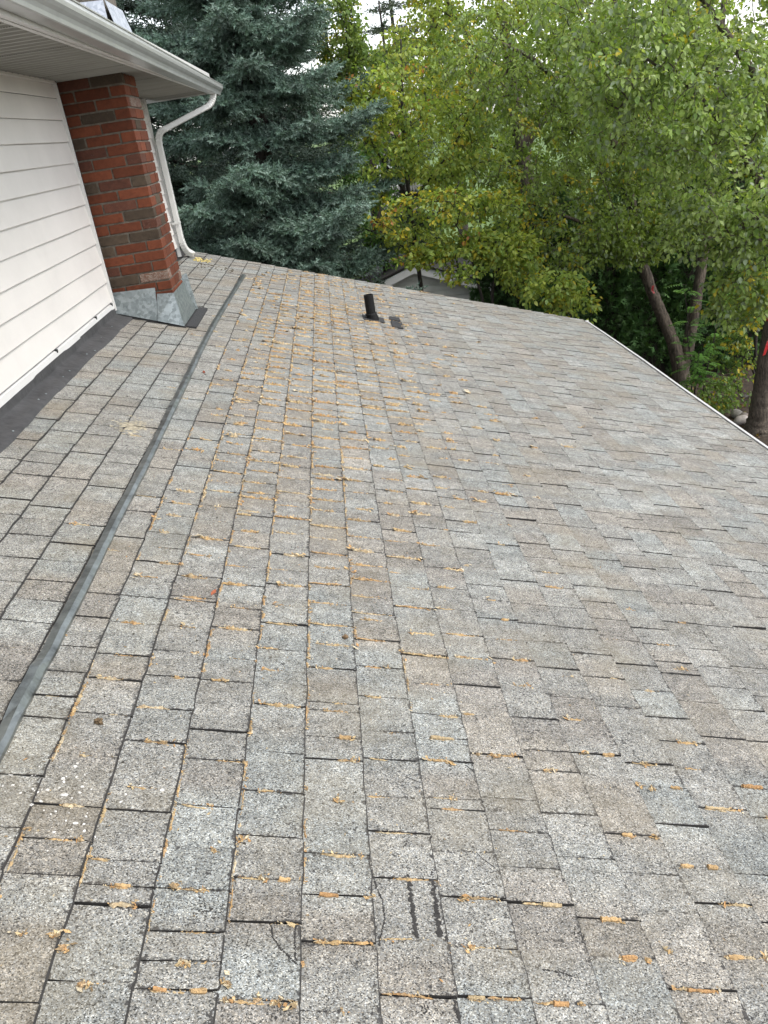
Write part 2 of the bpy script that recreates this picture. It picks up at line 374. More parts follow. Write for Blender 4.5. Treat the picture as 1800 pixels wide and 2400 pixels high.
def tab_geo(mb, t, nvv=5, seed=0):
    k, v0, v1, rz, gap = t; r = np.random.default_rng(seed)
    ua, ub = U0 + k * E - .010, U0 + (k + 1) * E
    if k == k_lo: ua = max(ua, U_WALL + .02)
    ub = min(ub, U_EAVE); 
    if k < -5: pass
    f = course_tint(k); tj = r.normal(1, .045)
    wd = min(.008, (v1 - v0) * .2); vs = np.array([v0 + gap, v0 + gap + wd, (v0 + v1) / 2, v1 - gap * .5 - wd, v1 - gap * .5]); us = np.array([ua, ub - .013, ub - .0035, ub])
    th = rz + np.array([0.0, .0060, .0066, .0022]) + .0006
    curl = r.uniform(0, .0025) if r.random() < .25 else 0
    V = np.zeros((4, nvv, 3)); T = np.zeros((4, nvv, 4)); T[2:, :, 3] = 1; T[:, 0, 3] = 1; T[:, -1, 3] = .7
    butt = r.normal(0, .0014, nvv); skew = r.normal(0, .0022)
    for i in range(4):
        vv = vs + skew * (us[i] - ua) / E + (r.normal(0, .0009, nvv) if nvv > 3 else 0)
        uu = us[i] + (butt if i >= 2 else 0)
        ww = th[i] + curl * (us[i] > ua + .1) * (np.arange(nvv) <= 1)
        V[i] = RP(uu, vv, ww); T[i, :, :3] = f(vs + .001) * tj
    base = V.reshape(-1, 3); m = 4 * nvv
    F = []; Mi = []
    for i in range(3):
        for j in range(nvv - 1):
            F.append((i * nvv + j, (i + 1) * nvv + j, (i + 1) * nvv + j + 1, i * nvv + j + 1)); Mi.append(1 if i == 2 else 0)
    # skirts (near end, far end, butt)
    ring = [i * nvv for i in range(4)]; ring2 = [i * nvv + nvv - 1 for i in range(4)]; butts = [3 * nvv + j for j in range(nvv)]
    low = []
    for ids in (ring, ring2, butts): low.append(base[ids] - nv * .0085)
    allV = np.vstack([base] + low); Tt = np.vstack([T.reshape(-1, 4)] + [np.tile(T.reshape(-1, 4)[:1], (len(x), 1)) for x in low])
    o = m
    for ids, flip in ((ring, 1), (ring2, 0), (butts, 0)):
        for q in range(len(ids) - 1):
            a, b_ = ids[q], ids[q + 1]; c, d = o + q, o + q + 1
            F.append((a, c, d, b_) if flip else (a, b_, d, c)); Mi.append(1)
        o += len(ids)
    mb.add(allV, F, Mi, Tt)

areas = []
for t in tabs:
    k, v0, v1, _, _ = t; ua, ub = U0 + k * E, min(U0 + (k + 1) * E, U_EAVE)
    if v1 < .75: areas.append(-1); continue
    X, Y, Z = proj(RP([ua, ub, ub, ua], [max(v0, .7), max(v0, .7), v1, v1])); X = np.clip(X, 0, 1800); Y = np.clip(Y, 0, 2400)
    ar = .5 * abs(np.dot(X, np.roll(Y, 1)) - np.dot(Y, np.roll(X, 1))); areas.append(ar if Z.min() > 0 else -1)
order = np.argsort(areas)[::-1]; top = set(order[:298].tolist())
field = MB()
for i, t in enumerate(tabs):
    if t[2] < -.2: continue
    if i in top:
        m1 = MB(); tab_geo(m1, t, 5, i); m1.build('shingle', [M_gran, M_asph], roof)
    else: tab_geo(field, t, 5, i)
tag(field.build('shingle_field', [M_gran, M_asph], roof), kind='stuff')

# ------------------------------------------------------------------ upper wall with siding
mb = MB(); wz0 = ZR(XW) - .25
mb.box((XW - .22, -2.5, wz0), (XW - .018, Y_CORNER, CZ + .53)); wall = mb.build('wall', M_dark, house)
PZ = [-.838 + .1255 * i for i in range(11)]
for i, z in enumerate(PZ):
    zt = min(z + .1255 + .012, .512); m1 = MB(); y0, y1 = -2.5, Y_CORNER - .055
    ys = np.linspace(y0, y1, 26); wob = rng.normal(0, .0012, 26); dr = rng.normal(0, .0009)
    prof = [(-.016, zt), (-.0135, zt - .01), (-.001, z + .012), (0.0, z + .004), (-.003, z), (-.014, z + .0005)]
    V = np.array([[(XW + p[0] + wob[j] * (.3 if q in (0, 1) else 1), y, CZ + p[1] + dr) for q, p in enumerate(prof)] for j, y in enumerate(ys)]).reshape(-1, 3)
    kq = len(prof)
    F = [(a * kq + b_, a * kq + b_ + 1, (a + 1) * kq + b_ + 1, (a + 1) * kq + b_) for a in range(25) for b_ in range(kq - 1)]
    m1.add(V, F, [1 if b_ == 4 else 0 for a in range(25) for b_ in range(kq - 1)]); m1.build('siding_plank', [M_siding, M_dark], wall, smooth=False)
# starter trim under the bottom plank, with dark nubs put in for the black weep notches
mb = MB(); ys = np.linspace(-2.5, 6.19, 30)
prof = [(-.018, -.846), (-.004, -.848), (.004, -.852), (.004, -.884), (-.002, -.889), (-.018, -.889)]
mb.extrude(np.array(prof), [(np.array([XW + rng.normal(0, .0008), y, CZ + rng.normal(0, .0006)]), np.array([1, 0, 0.0]), np.array([0, 0, 1.0])) for y in ys]); mb.build('starter_trim', M_trimw, wall, fixn=True)
for y in (4.72, 5.62, 6.08, 3.2, 2.4):
    mb = MB(); mb.box((XW - .004, y - .012, CZ - .853), (XW + .0075, y + .010, CZ - .843)); mb.box((XW - .004, y - .003, CZ - .861), (XW + .007, y + .008, CZ - .853)); mb.build('weep_notch', M_dark, wall)
# corner post and J-channels
mb = MB(); mb.box((XW - .2, Y_CORNER - .055, CZ - .93), (XW + .009, Y_CORNER + .01, CZ + .512)); mb.box((XW - .2, Y_CORNER - .062, CZ - .93), (XW + .013, Y_CORNER - .053, CZ + .512)); mb.build('corner_post', M_trimw, wall)
mb = MB(); mb.box((XW - .015, 6.125, CZ - .90), (XW + .013, 6.138, CZ + .505)); mb.build('channel_strip', M_trimw, wall)
mb = MB(); mb.box((XW - .016, 6.138, CZ - .92), (XW + .003, 6.19, CZ + .512)); mb.build('channel_shadow', M_dark, wall)  # dark-coloured strip stands in for the shadow beside the channel
# frieze channel under soffit
mb = MB(); mb.box((XW - .015, -2.5, CZ + .4985), (XW + .016, 6.1, CZ + .512)); mb.build('frieze_channel', M_siding, wall)
# house body below the lower roof (hidden from here)
mb = MB(); mb.box((XW - 4.5, -2.2, 0), (2.78, V_RAKE - .35, ZR(2.9) - .02)); mb.build('lower_wall', M_conc, house)
mb = MB(); mb.box((XW - 5, -2.5, 0), (XW - .225, Y_CORNER, CZ + .5)); mb.build('upper_storey', M_siding, house)

# ------------------------------------------------------------------ membrane flashing at the wall foot
def wallfoot(name, u_edge, m):
    mb = MB(); vs = np.linspace(-1.5, 6.19, 120)
    rows = []
    for v in vs:
        e = u_edge + .006 * math.sin(v * 2.3) + .004 * math.sin(v * 7.1 + 1); bul = .004 * (math.sin(v * 19) + math.sin(v * 31 + 2)) + rng.normal(0, .0015)
        b0 = RP(U_WALL + .004, v, .017)
        rows.append([np.array([XW + .004, v, CZ - .878]), np.array([XW + .006 + .003 * math.sin(v * 13), v, ZR(XW) + .022]), b0, RP((U_WALL + e) / 2, v, .0155 + max(bul, -.0025)), RP(e - .012, v, .0145), RP(e, v, .004)])
    V = np.array(rows).reshape(-1, 3); k = 6
    F = [(a * k + b_, a * k + b_ + 1, (a + 1) * k + b_ + 1, (a + 1) * k + b_) for a in range(len(vs) - 1) for b_ in range(k - 1)]
    mb.add(V, F); return mb.build(name, m, house, smooth=True)
memb = wallfoot('wall_flashing', -1.065, M_membrane)
for v in (3.42, 3.62, 4.08, 4.18, 4.5, 4.62, 5.0, 5.1, 5.42, 5.75):
    mb = MB(); c = RP(-1.105 + rng.normal(0, .012), v, .019)
    th = np.arange(8) * math.pi / 4
    ring = np.array([c + .0055 * (math.cos(t) * sv + math.sin(t) * yv) for t in th]); mb.add(np.vstack([ring, c + nv * .0035]), [(i, (i + 1) % 8, 8) for i in range(8)]); mb.build('nail_head', M_galv, memb)

# ------------------------------------------------------------------ chimney
CX0, CX1, CY0, CY1 = XW - .01, -1.150, 6.194, 6.655
mb = MB(); mb.box((CX0, CY0 + .008, ZR(CX0) - .3), (CX1 - .008, CY1 - .008, CZ + 2.1)); chim = mb.build('chimney', M_mortar, house)
def brick(x0, x1, y0, y1, z0, z1):
    q = rng.random()
    if q < .62: c = np.array([.135, .039, .018]) * rng.uniform(.6, 1.2); al = rng.uniform(-.06, .02)
    elif q < .79: c = np.array([.070, .050, .034]) * rng.uniform(.75, 1.2); al = rng.uniform(-.03, .05)
    elif q < .92: c = np.array([.105, .040, .025]) * rng.uniform(.8, 1.1); al = rng.uniform(.0, .08)
    else: c = np.array([.14, .07, .048]); al = rng.uniform(.12, .2)
    m1 = MB(); j = lambda: rng.uniform(-.0022, .0022)
    b = .003
    # chamfered box: inset outer face
    X0, X1, Y0, Y1, Z0, Z1 = x0 + j(), x1 + j(), y0 + j(), y1 + j(), z0 + j() * .6, z1 + j() * .6
    V = []
    for (ox, oy, oz) in ((b, 0, b), (0, b, b), (b, b, 0)):
        for xx in (X0 + ox, X1 - ox):
            for yy in (Y0 + oy, Y1 - oy):
                for zz in (Z0 + oz, Z1 - oz): V.append((xx, yy, zz))
    V = np.array(V) + rng.normal(0, .0006, (24, 3))
    I = lambda s, x, y, z: s * 8 + x * 4 + y * 2 + z
    F = []
    for y in (0, 1): F.append((I(0, 0, y, 0), I(0, 1, y, 0), I(0, 1, y, 1), I(0, 0, y, 1)))
    for x in (0, 1): F.append((I(1, x, 0, 0), I(1, x, 1, 0), I(1, x, 1, 1), I(1, x, 0, 1)))
    for z in (0, 1): F.append((I(2, 0, 0, z), I(2, 1, 0, z), I(2, 1, 1, z), I(2, 0, 1, z)))
    for x in (0, 1):
        for y in (0, 1): F.append((I(0, x, y, 0), I(0, x, y, 1), I(1, x, y, 1), I(1, x, y, 0)))
        for z in (0, 1): F.append((I(1, x, 0, z), I(1, x, 1, z), I(2, x, 1, z), I(2, x, 0, z)))
    for y in (0, 1):
        for z in (0, 1): F.append((I(0, 0, y, z), I(0, 1, y, z), I(2, 1, y, z), I(2, 0, y, z)))
    m1.add(V, F, 0, (*c, al)); m1.build('brick', M_brick, chim, fixn=True)
PITCHZ = .0672; jt = .0105
def brick_rows(z_top, n):
    for i in range(n):
        z1 = z_top - i * PITCHZ - .006; z0 = z1 - PITCHZ + jt; d = .092
        if i % 2 == 0:
            xm = (XW + CX1) / 2 - .003
            brick(XW, xm - jt / 2, CY0, CY0 + d, z0, z1); brick(xm + jt / 2, CX1, CY0, CY0 + d, z0, z1)
            ys = [CY0 + d + jt, CY0 + d + jt + .165, CY0 + d + 2 * jt + .33, ]
            brick(CX1 - d, CX1, CY0 + d + jt, CY0 + d + jt + .172, z0, z1); brick(CX1 - d, CX1, CY0 + d + 2 * jt + .172, CY1, z0, z1)
        else:
            h1, h2 = .082 + rng.uniform(-.006, .006), .094
            brick(XW, XW + h1, CY0, CY0 + d, z0, z1); brick(XW + h1 + jt, CX1 - h2 - jt, CY0, CY0 + d, z0, z1)
            brick(CX1 - h2, CX1, CY0, CY0 + .172, z0, z1); brick(CX1 - d, CX1, CY0 + .172 + jt, CY0 + .344 + jt, z0, z1); brick(CX1 - d, CX1, CY0 + .344 + 2 * jt, CY1, z0, z1)
brick_rows(CZ + .515, 22)
brick_rows(CZ + 1.70, 11)
# galvanised skirt at the foot
def panel(name, P, m, parent, thick=.0025, bend=None):
    P = [np.asarray(p, float) for p in P]; n = nrm(np.cross(P[1] - P[0], P[2] - P[0]))
    mb = MB(); k = len(P); V = np.array(P + [p - n * thick for p in P])
    mb.add(V, [tuple(range(k)), tuple(range(2 * k - 1, k - 1, -1))] + [(i, k + i, k + (i + 1) % k, (i + 1) % k) for i in range(k)]); return mb.build(name, m, parent, fixn=True)
zf = lambda z: CZ + z
Af, Bf = np.array([XW, CY0 - .006, zf(-.79)]), np.array([-1.262, CY0 - .010, zf(-.80)])
Df, Cf = RP(-1.186, 6.07 + .10, .02), RP(-.885, 6.12, .018)
Df = np.array([XW + .004, 6.135, ZR(XW) + .02])
panel('flashing', [Af, Bf, Cf, Df], M_galv, chim)
E1, F1, G1, H1 = np.array([-1.258, CY0 - .014, zf(-.842)]), np.array([CX1 + .004, CY0 - .014, zf(-.852)]), RP(-.715, 6.11, .016), RP(-.89, 6.105, .022)
panel('flashing', [E1, F1, G1, H1], M_galv, chim)
I1, J1 = np.array([CX1 + .006, CY1 + .02, zf(-.845)]), RP(-.715, CY1 + .06, .016)
panel('flashing', [F1, I1, J1, G1], M_galv, chim)
K1, L1 = np.array([CX1 + .03, CY1 + .06, zf(-.80)]), np.array([CX1 - .03, CY1 + .05, zf(-.80)])
panel('flashing', [I1 + np.array([-.03, .012, .03]), K1, RP(-.70, CY1 + .1, .02), J1 + np.array([-.004, .004, .003])], M_galv, chim)
panel('flashing', [I1 + np.array([.0, .02, -.01]), np.array([XW, CY1 + .02, zf(-.80)]), np.array([XW, CY1 + .15, ZR(XW) + .02]), J1 + np.array([-.02, .01, 0])], M_galv, chim)
mb = MB(); p4 = [(-.885, 6.115), (-.70, 6.10), (-.705, 6.8), (-1.2, 6.10)]
mb.add(np.array([RP(-1.18, 6.12, .004), RP(-.70, 6.098, .004), RP(-.70, 6.85, .004), RP(-1.18, 6.85, .004), RP(-1.18, 6.12, .012), RP(-.70, 6.098, .012), RP(-.70, 6.85, .012), RP(-1.18, 6.85, .012)]),
       [(4, 5, 6, 7), (0, 1, 5, 4), (1, 2, 6, 5), (2, 3, 7, 6), (3, 0, 4, 7)]); mb.build('flashing_base', M_dark, chim)
# skirt where the chimney leaves the upper roof
panel('flashing', [np.array([XW - .08, CY0 - .03, zf(.92)]), np.array([CX1 + .004, CY0 - .03, zf(.90)]), np.array([CX1 + .02, CY0 - .11, zf(.52)]), np.array([XW - .08, CY0 - .11, zf(.52)])], M_galv2, chim)
panel('flashing', [np.array([CX1 + .012, CY0 - .03, zf(.90)]), np.array([CX1 + .012, CY1 + .03, zf(.90)]), np.array([CX1 + .10, CY1 + .06, zf(.52)]), np.array([CX1 + .085, CY0 - .02, zf(.52)])], M_galv2, chim)

# tar pad and roof patches
def slab(name, quad, w0, w1, m, parent):
    mb = MB(); n = len(quad)
    mb.add(np.array([RP(u, v, w0) for u, v in quad] + [RP(u, v, w1) for u, v in quad]), [tuple(range(n, 2 * n))] + [(i, (i + 1) % n, n + (i + 1) % n, n + i) for i in range(n)]); return mb.build(name, m, parent, fixn=True)
slab('tar_patch', [(-.70, 6.12), (-.635, 6.135), (-.637, 6.83), (-.70, 6.83)], .0, .019, M_tar, house)
slab('patch_shingle', [(.838, 7.68), (.940, 7.69), (.938, 7.835), (.85, 7.83)], .0, .0175, M_tar, house)
slab('patch_shingle', [(.842, 7.375), (.938, 7.375), (.946, 7.64), (.85, 7.65)], .0, .0168, M_tar, house)
# black vent pipe with collar
vb = RP(.683, 7.60, 0.0)
mb = MB(); H = .215
th = np.arange(20) * 2 * math.pi / 20
def ring(z, r): return np.stack([vb[0] + r * np.cos(th), vb[1] + r * np.sin(th), np.full(20, vb[2] + z)], 1)
R_ = [ring(-.06, .041), ring(H, .041), ring(H + .002, .039), ring(H, .034), ring(H - .09, .034)]
V = np.vstack(R_); F = [(a * 20 + j, a * 20 + (j + 1) % 20, (a + 1) * 20 + (j + 1) % 20, (a + 1) * 20 + j) for a in range(4) for j in range(20)] + [tuple(80 + j for j in range(20))]
mb.add(V, F); pipe = mb.build('vent_pipe', M_pipe, house, smooth=False)
mb = MB()
def ringn(w, r, du=0): return np.array([RP(.683 + du + r * math.cos(t), 7.60 + r * math.sin(t), w) for t in th])
R_ = [ringn(.012, .056, .004), ringn(.03, .052, .002), ring(.045, .050), ring(.058, .0495), ring(.060, .043)]
mb.add(np.vstack(R_), F[:80]); mb.build('pipe_collar', M_pipe, pipe, smooth=True)
slab('pipe_flange', [(.60, 7.52), (.79, 7.515), (.79, 7.72), (.60, 7.72)], 0, .0115, M_tar, pipe)

# ------------------------------------------------------------------ zinc strip lying along the roof
mb = MB(); pts = [(-.510, .9), (-.512, 1.76), (-.509, 2.1), (-.508, 2.38), (-.513, 2.9), (-.512, 3.42), (-.517, 3.94), (-.521, 4.49), (-.526, 4.9), (-.536, 5.6), (-.536, 6.5), (-.524, 7.5), (-.506, 8.72)]
pv = np.array(pts); vs = np.linspace(.9, 8.74, 150); uc = np.interp(vs, pv[:, 1], pv[:, 0]) + rng.normal(0, .0006, 150)
fr = []
for v, u in zip(vs, uc):
    bumpy = .0035 * max(0, math.sin(v * 6.3)) ** 3 + .002 * math.sin(v * 17) ** 2; tw = .004 * math.sin(v * 3.1)
    if 1.78 < v < 1.98: tw = .013; bumpy = .008
    if 4.25 < v < 4.9: tw = .008 * math.sin((v - 4.25) * 24); bumpy += .005
    fr.append([RP(u - .0195, v, .012 + bumpy + tw * .4), RP(u - .019, v, .0135 + bumpy + tw * .4), RP(u + .002, v, .0185 + bumpy), RP(u + .0165, v, .0135 + bumpy - tw * .5), RP(u + .0178, v, .011 - .3 * tw), RP(u + .0185, v, .004)])
V = np.array(fr).reshape(-1, 3); F = [(a * 6 + b_, a * 6 + b_ + 1, (a + 1) * 6 + b_ + 1, (a + 1) * 6 + b_) for a in range(149) for b_ in range(5)]
mb.add(V, F); 
low = V.reshape(150, 6, 3)[:, 0, :] - nv * .012; mb.add(np.vstack([V.reshape(150, 6, 3)[:, 0, :], low]), [(i, i + 1, 150 + i + 1, 150 + i) for i in range(149)])
mb.build('metal_strip', M_strip, house, smooth=False)

# ------------------------------------------------------------------ soffit, fascia, gutter, upper roof
ZS = CZ + .515; XF = -.985; Y_END = 9.95
mb = MB(); mb.box((XW - .1, -2.5, ZS + .024), (XF - .02, Y_END - .03, ZS + .05)); soff = mb.build('soffit', M_dark, house)
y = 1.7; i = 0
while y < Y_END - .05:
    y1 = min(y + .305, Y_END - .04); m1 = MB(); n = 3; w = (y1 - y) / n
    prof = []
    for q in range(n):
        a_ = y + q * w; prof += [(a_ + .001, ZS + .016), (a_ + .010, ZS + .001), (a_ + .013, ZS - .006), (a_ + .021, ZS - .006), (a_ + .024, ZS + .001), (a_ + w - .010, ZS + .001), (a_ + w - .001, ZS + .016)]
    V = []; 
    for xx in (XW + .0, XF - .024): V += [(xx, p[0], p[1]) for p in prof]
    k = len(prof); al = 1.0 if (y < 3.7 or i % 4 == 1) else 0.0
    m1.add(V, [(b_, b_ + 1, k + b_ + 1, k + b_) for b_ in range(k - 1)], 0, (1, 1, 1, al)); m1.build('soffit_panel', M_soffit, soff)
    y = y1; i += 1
mb = MB(); mb.box((XF - .024, -2.5, ZS - .006), (XF, Y_END, ZS + .17)); mb.box((XF - .045, -2.5, ZS - .009), (XF - .026, Y_END, ZS + .001)); mb.build('fascia', M_trimw, house)
mb = MB(); mb.box((XW - .3, Y_END - .035, ZS - .012), (XF - .026, Y_END - .012, ZS + .16)); mb.build('gable_fascia', M_trimw, house)
zt = lambda y: CZ + .612 - .0078 * (y - 4.1)
gp = np.array([(0, 0), (0, -.090), (.060, -.090), (.066, -.087), (.070, -.072), (.078, -.058), (.092, -.048), (.103, -.036), (.107, -.020), (.107, -.004), (.112, -.004), (.113, .001), (.104, .002), (.103, -.020), (.099, -.034), (.088, -.044), (.074, -.054), (.066, -.070), (.062, -.085), (.004, -.086), (.004, 0)])
mb = MB(); mb.extrude(gp, [(np.array([XF + .002, y, zt(y)]), np.array([1, 0, 0.0]), np.array([0, 0, 1.0])) for y in np.linspace(-2.5, Y_END + .02, 20)])
gut = mb.build('gutter', M_gutter, house, fixn=True)
mb = MB(); yy = Y_END + .02; cap = [(0, 0), (0, -.090), (.060, -.090), (.070, -.072), (.092, -.048), (.107, -.020), (.107, -.002)]
mb.extrude(np.array(cap), [(np.array([XF + .002, yy, zt(yy)]), np.array([1, 0, 0.0]), np.array([0, 0, 1.0])), (np.array([XF + .002, yy + .004, zt(yy)]), np.array([1, 0, 0.0]), np.array([0, 0, 1.0]))]); mb.build('end_cap', M_gutter, gut, fixn=True)
mb = MB(); tp = math.tan(A); xr = XF + .03
for (ya, yb) in ((-2.5, CY0 - .14), (CY0 - .14, Y_END + .02)):
    V = []
    for y_ in (ya, yb):
        for (x_, dz) in ((xr, 0), (xr, .012), (XW - 4, .012 + (xr - XW + 4) * tp), (XW - 4, (xr - XW + 4) * tp)): V.append((x_, y_, ZS + .105 + dz))
    mb.add(V, [(1, 2, 6, 5), (0, 4, 7, 3), (0, 1, 5, 4), (0, 3, 2, 1), (4, 5, 6, 7)])
mb.build('upper_roof', M_asph, house)

# downspout
def rect_sweep(mb, P, w, d, side, ribs=None):
    P = np.asarray(P, float); D = nrm(np.gradient(P, axis=0)); fr = []
    for i, p in enumerate(P):
        a = nrm(side - D[i] * np.dot(side, D[i])); b = np.cross(D[i], a); s = 1.0 if ribs is None else ribs[i]; fr.append((p, a * s, b * s))
    c = .006
    prof = np.array([(-w + c, -d), (w - c, -d), (w, -d + c), (w, d - c), (w - c, d), (-w + c, d), (-w, d - c), (-w, -d + c)]); mb.extrude(prof, fr)
def bez(P0, P1, P2, n): 
    t = np.linspace(0, 1, n)[:, None]; return (1 - t) ** 2 * P0 + 2 * t * (1 - t) * P1 + t * t * P2
ypipe = Y_CORNER - .06
pA, pB = np.array([-.945, 9.62, CZ + .53]), np.array([-.945, 9.60, CZ + .405])
pC = np.array([XW + .052, ypipe, CZ + .205]); pD = np.array([XW + .052, ypipe, CZ - .80]); side = np.array([0, 1.0, 0])
dAC = nrm(pC - pB)
mb = MB(); rect_sweep(mb, [pB + dAC * .09, pC - dAC * .06], .033, .025, side); spout = mb.build('downspout', M_spout, house, fixn=True)
def elbow(P0, P1, P2, n=19):
    mb = MB(); P = bez(P0, P1, P2, n); rect_sweep(mb, P, .035, .027, side, [1 + (.05 if i % 2 else -.03) for i in range(n)]); return mb.build('downspout_elbow', M_spout, spout, fixn=True)
elbow(pA, pB, pB + dAC * .12); elbow(pC - dAC * .09, pC, pC + np.array([0, 0, -.10]))
mb = MB(); rect_sweep(mb, [pC + np.array([0, 0, -.08]), pD], .033, .025, side); mb.build('downspout_leg', M_spout, spout, fixn=True)
tip = RP(-1.085, 9.33, .045)
elbow(pD + np.array([0, 0, .03]), np.array([XW + .055, ypipe + .02, CZ - .90]), tip)
mb = MB(); mb.box((XW, ypipe - .05, CZ - .62), (XW + .079, ypipe + .037, CZ - .60)); mb.build('downspout_strap', M_spout, spout)

# ------------------------------------------------------------------ lower eave gutter (white lip) and rake board
GU = U_EAVE
mb = MB(); ge = RP(GU, 0, 0); gx, gz = ge[0], ge[2]
prof = np.array([(-.035, -.03), (-.035, -.125), (.03, -.125), (.052, -.10), (.052, -.034), (.044, -.030), (.044, -.022), (.058, -.020), (.060, -.032), (.060, -.104), (.034, -.132), (-.04, -.132), (-.04, -.03)])
mb.extrude(prof, [(np.array([gx + .006 + .004 * math.sin(y * 1.7) + rng.normal(0, .0008), y, gz + .003 * math.sin(y * 1.1)]), np.array([1, 0, 0.0]), np.array([0, 0, 1.0])) for y in np.linspace(-2, V_RAKE + .01, 40)])
eg = mb.build('eave_gutter', M_trimw, house, fixn=True)
mb = MB(); mb.box((gx - .04, V_RAKE + .01, gz - .13), (gx + .066, V_RAKE + .018, gz - .012)); mb.build('end_cap', M_trimw, eg)
mb = MB(); us = np.linspace(U_WALL - .2, U_EAVE - .03, 2)
V = [RP(u, v, w) for u in us for (v, w) in ((V_RAKE - .03, -.006), (V_RAKE - .004, -.006), (V_RAKE - .004, -.16), (V_RAKE - .03, -.16))]
mb.add(V, [(0, 1, 5, 4), (1, 2, 6, 5), (2, 3, 7, 6), (3, 0, 4, 7), (0, 3, 2, 1), (4, 5, 6, 7)]); mb.build('rake_board', M_trimw, house)

# height of the shingle surface above the deck at (u, v)
TABK = {}
for t in tabs: TABK.setdefault(t[0], []).append(t)
TABV = {k: np.array([t[1] for t in l]) for k, l in TABK.items()}
def surf(u, v):
    k = int(math.floor((u - U0) / E)); k = min(max(k, k_lo), k_hi - 1)
    j = max(int(np.searchsorted(TABV[k], v)) - 1, 0); f = (u - U0) / E - k
    return TABK[k][j][3] + .0006 + .0066 * f
# ------------------------------------------------------------------ tan seed fluff caught in the joints
ICO_V = []; ph = (1 + 5 ** .5) / 2
for a_ in (-1, 1):
    for b_ in (-ph, ph): ICO_V += [(0, a_, b_), (a_, b_, 0), (b_, 0, a_)]
ICO_V = nrm(np.array(ICO_V, float))
def hull_faces(V):
    F = []
    n = len(V)
    for i in range(n):
        for j in range(i + 1, n):
            for k in range(j + 1, n):
                nn = np.cross(V[j] - V[i], V[k] - V[i]); d = (V - V[i]) @ nn
                if (d < 1e-6).all(): F.append((i, j, k))
                elif (d > -1e-6).all(): F.append((i, k, j))
    return np.array(F)
ICO_F = hull_faces(ICO_V)
FL = np.array([(.45, .30, .14), (.47, .36, .20), (.52, .44, .30), (.39, .225, .095), (.27, .195, .11)])
FV, FF, FT = [], [], []
def blob(u, v, w, au, av, aw, ang=0.0, tint=None, store=None):
    P = ICO_V * (1 + rng.normal(0, .22, (12, 1)))
    x, y = P[:, 0] * au, P[:, 1] * av
    c, s = math.cos(ang), math.sin(ang)
    V = RP(u + x * c - y * s, v + x * s + y * c, w + P[:, 2] * aw)
    tt = np.tile((FL[rng.choice(5, p=[.28, .27, .2, .13, .12])] if tint is None else np.asarray(tint)) * rng.uniform(.85, 1.12), (12, 1))
    if store is not None: store.add(V, ICO_F, 0, tt)
    else: FV.append(V); FF.append(ICO_F); FT.append(tt)
def flake(u, v, w, size, tint, store=None):
    az = rng.uniform(0, 6.3); l = size * rng.uniform(.7, 1.5); b_ = size * rng.uniform(.3, .7); lift = rng.uniform(.1, .9) * size
    loc = np.array([(-l, 0, 0), (-.2 * l, -b_, lift * .5), (l, rng.normal(0, .3) * b_, lift), (.1 * l, b_, lift * rng.uniform(0, .8)), (0, 0, lift * .15)])
    c, s_ = math.cos(az), math.sin(az)
    V = RP(u + loc[:, 0] * c - loc[:, 1] * s_, v + loc[:, 0] * s_ + loc[:, 1] * c, w + loc[:, 2])
    F = np.array([(4, 0, 1), (4, 1, 2), (4, 2, 3), (4, 3, 0)]); t = np.tile(np.asarray(tint) * rng.uniform(.8, 1.2), (5, 1))
    if store is not None: store.add(V, F, 0, t)
    else: FV.append(V); FF.append(F); FT.append(t)
def ridge(u, v, length, ang, w, size, tk, store=None, dens=1.0):
    """a continuous ragged strip of matted fluff with flakes standing out of it"""
    n = max(3, int(length / .0045)); t = np.linspace(0, 1, n); c, s_ = math.cos(ang), math.sin(ang)
    env = np.convolve(rng.uniform(.15, 1.5, n + 6), np.ones(4) / 4, 'same')[3:-3] * (np.sin(np.pi * np.clip(t * 1.04 - .02, 0, 1)) ** .35); env *= rng.uniform(.6, 1.4, n)
    off = np.cumsum(rng.normal(0, .0007, n)); hw = .0040 * size * env; hh = .0042 * size * env
    uu, vv = u + c * t * length - s_ * off, v + s_ * t * length + c * off
    prof = [(-1, 0), (-.55, .8), (.2, 1.0), (.8, .5), (1.05, 0)]; V = np.zeros((n, 5, 3)); T = np.zeros((n, 5, 3))
    tv = tk * .6 + .4 * FL[rng.integers(0, 5, n)]
    for i, (a_, h_) in enumerate(prof):
        q = a_ * hw * rng.uniform(.6, 1.4, n); V[:, i] = RP(uu - s_ * q, vv + c * q, w - .001 + h_ * hh * rng.uniform(.5, 1.5, n)); T[:, i] = tv * rng.uniform(.75, 1.2, (n, 1))
    F = np.array([(i * 5 + j, (i + 1) * 5 + j, (i + 1) * 5 + j + 1, i * 5 + j + 1) for i in range(n - 1) for j in range(4)]); F = np.vstack([F[:, [0, 1, 2]], F[:, [0, 2, 3]]])
    if store is not None: store.add(V.reshape(-1, 3), F, 0, T.reshape(-1, 3))
    else: FV.append(V.reshape(-1, 3)); FF.append(F); FT.append(T.reshape(-1, 3))
    for q in range(int(length / .0052 * dens)):
        f = rng.random(); x, y = u + c * f * length + rng.normal(0, .0028) * size, v + s_ * f * length + rng.normal(0, .0028) * size
        flake(x, y, w + rng.uniform(0, .0035) * size, rng.uniform(.0014, .0043) * size, FL[rng.integers(5)] * rng.uniform(.85, 1.2), store)
    if rng.random() < .5:                       # a fuller tuft at one end
        x, y = u + c * length * rng.choice([0, 1]), v + s_ * length * rng.choice([0, 1])
        for q in range(6): flake(x + rng.normal(0, .005) * size, y + rng.normal(0, .005) * size, w + rng.uniform(0, .004) * size, rng.uniform(.003, .0065) * size, FL[rng.integers(5)] * 1.1, store)
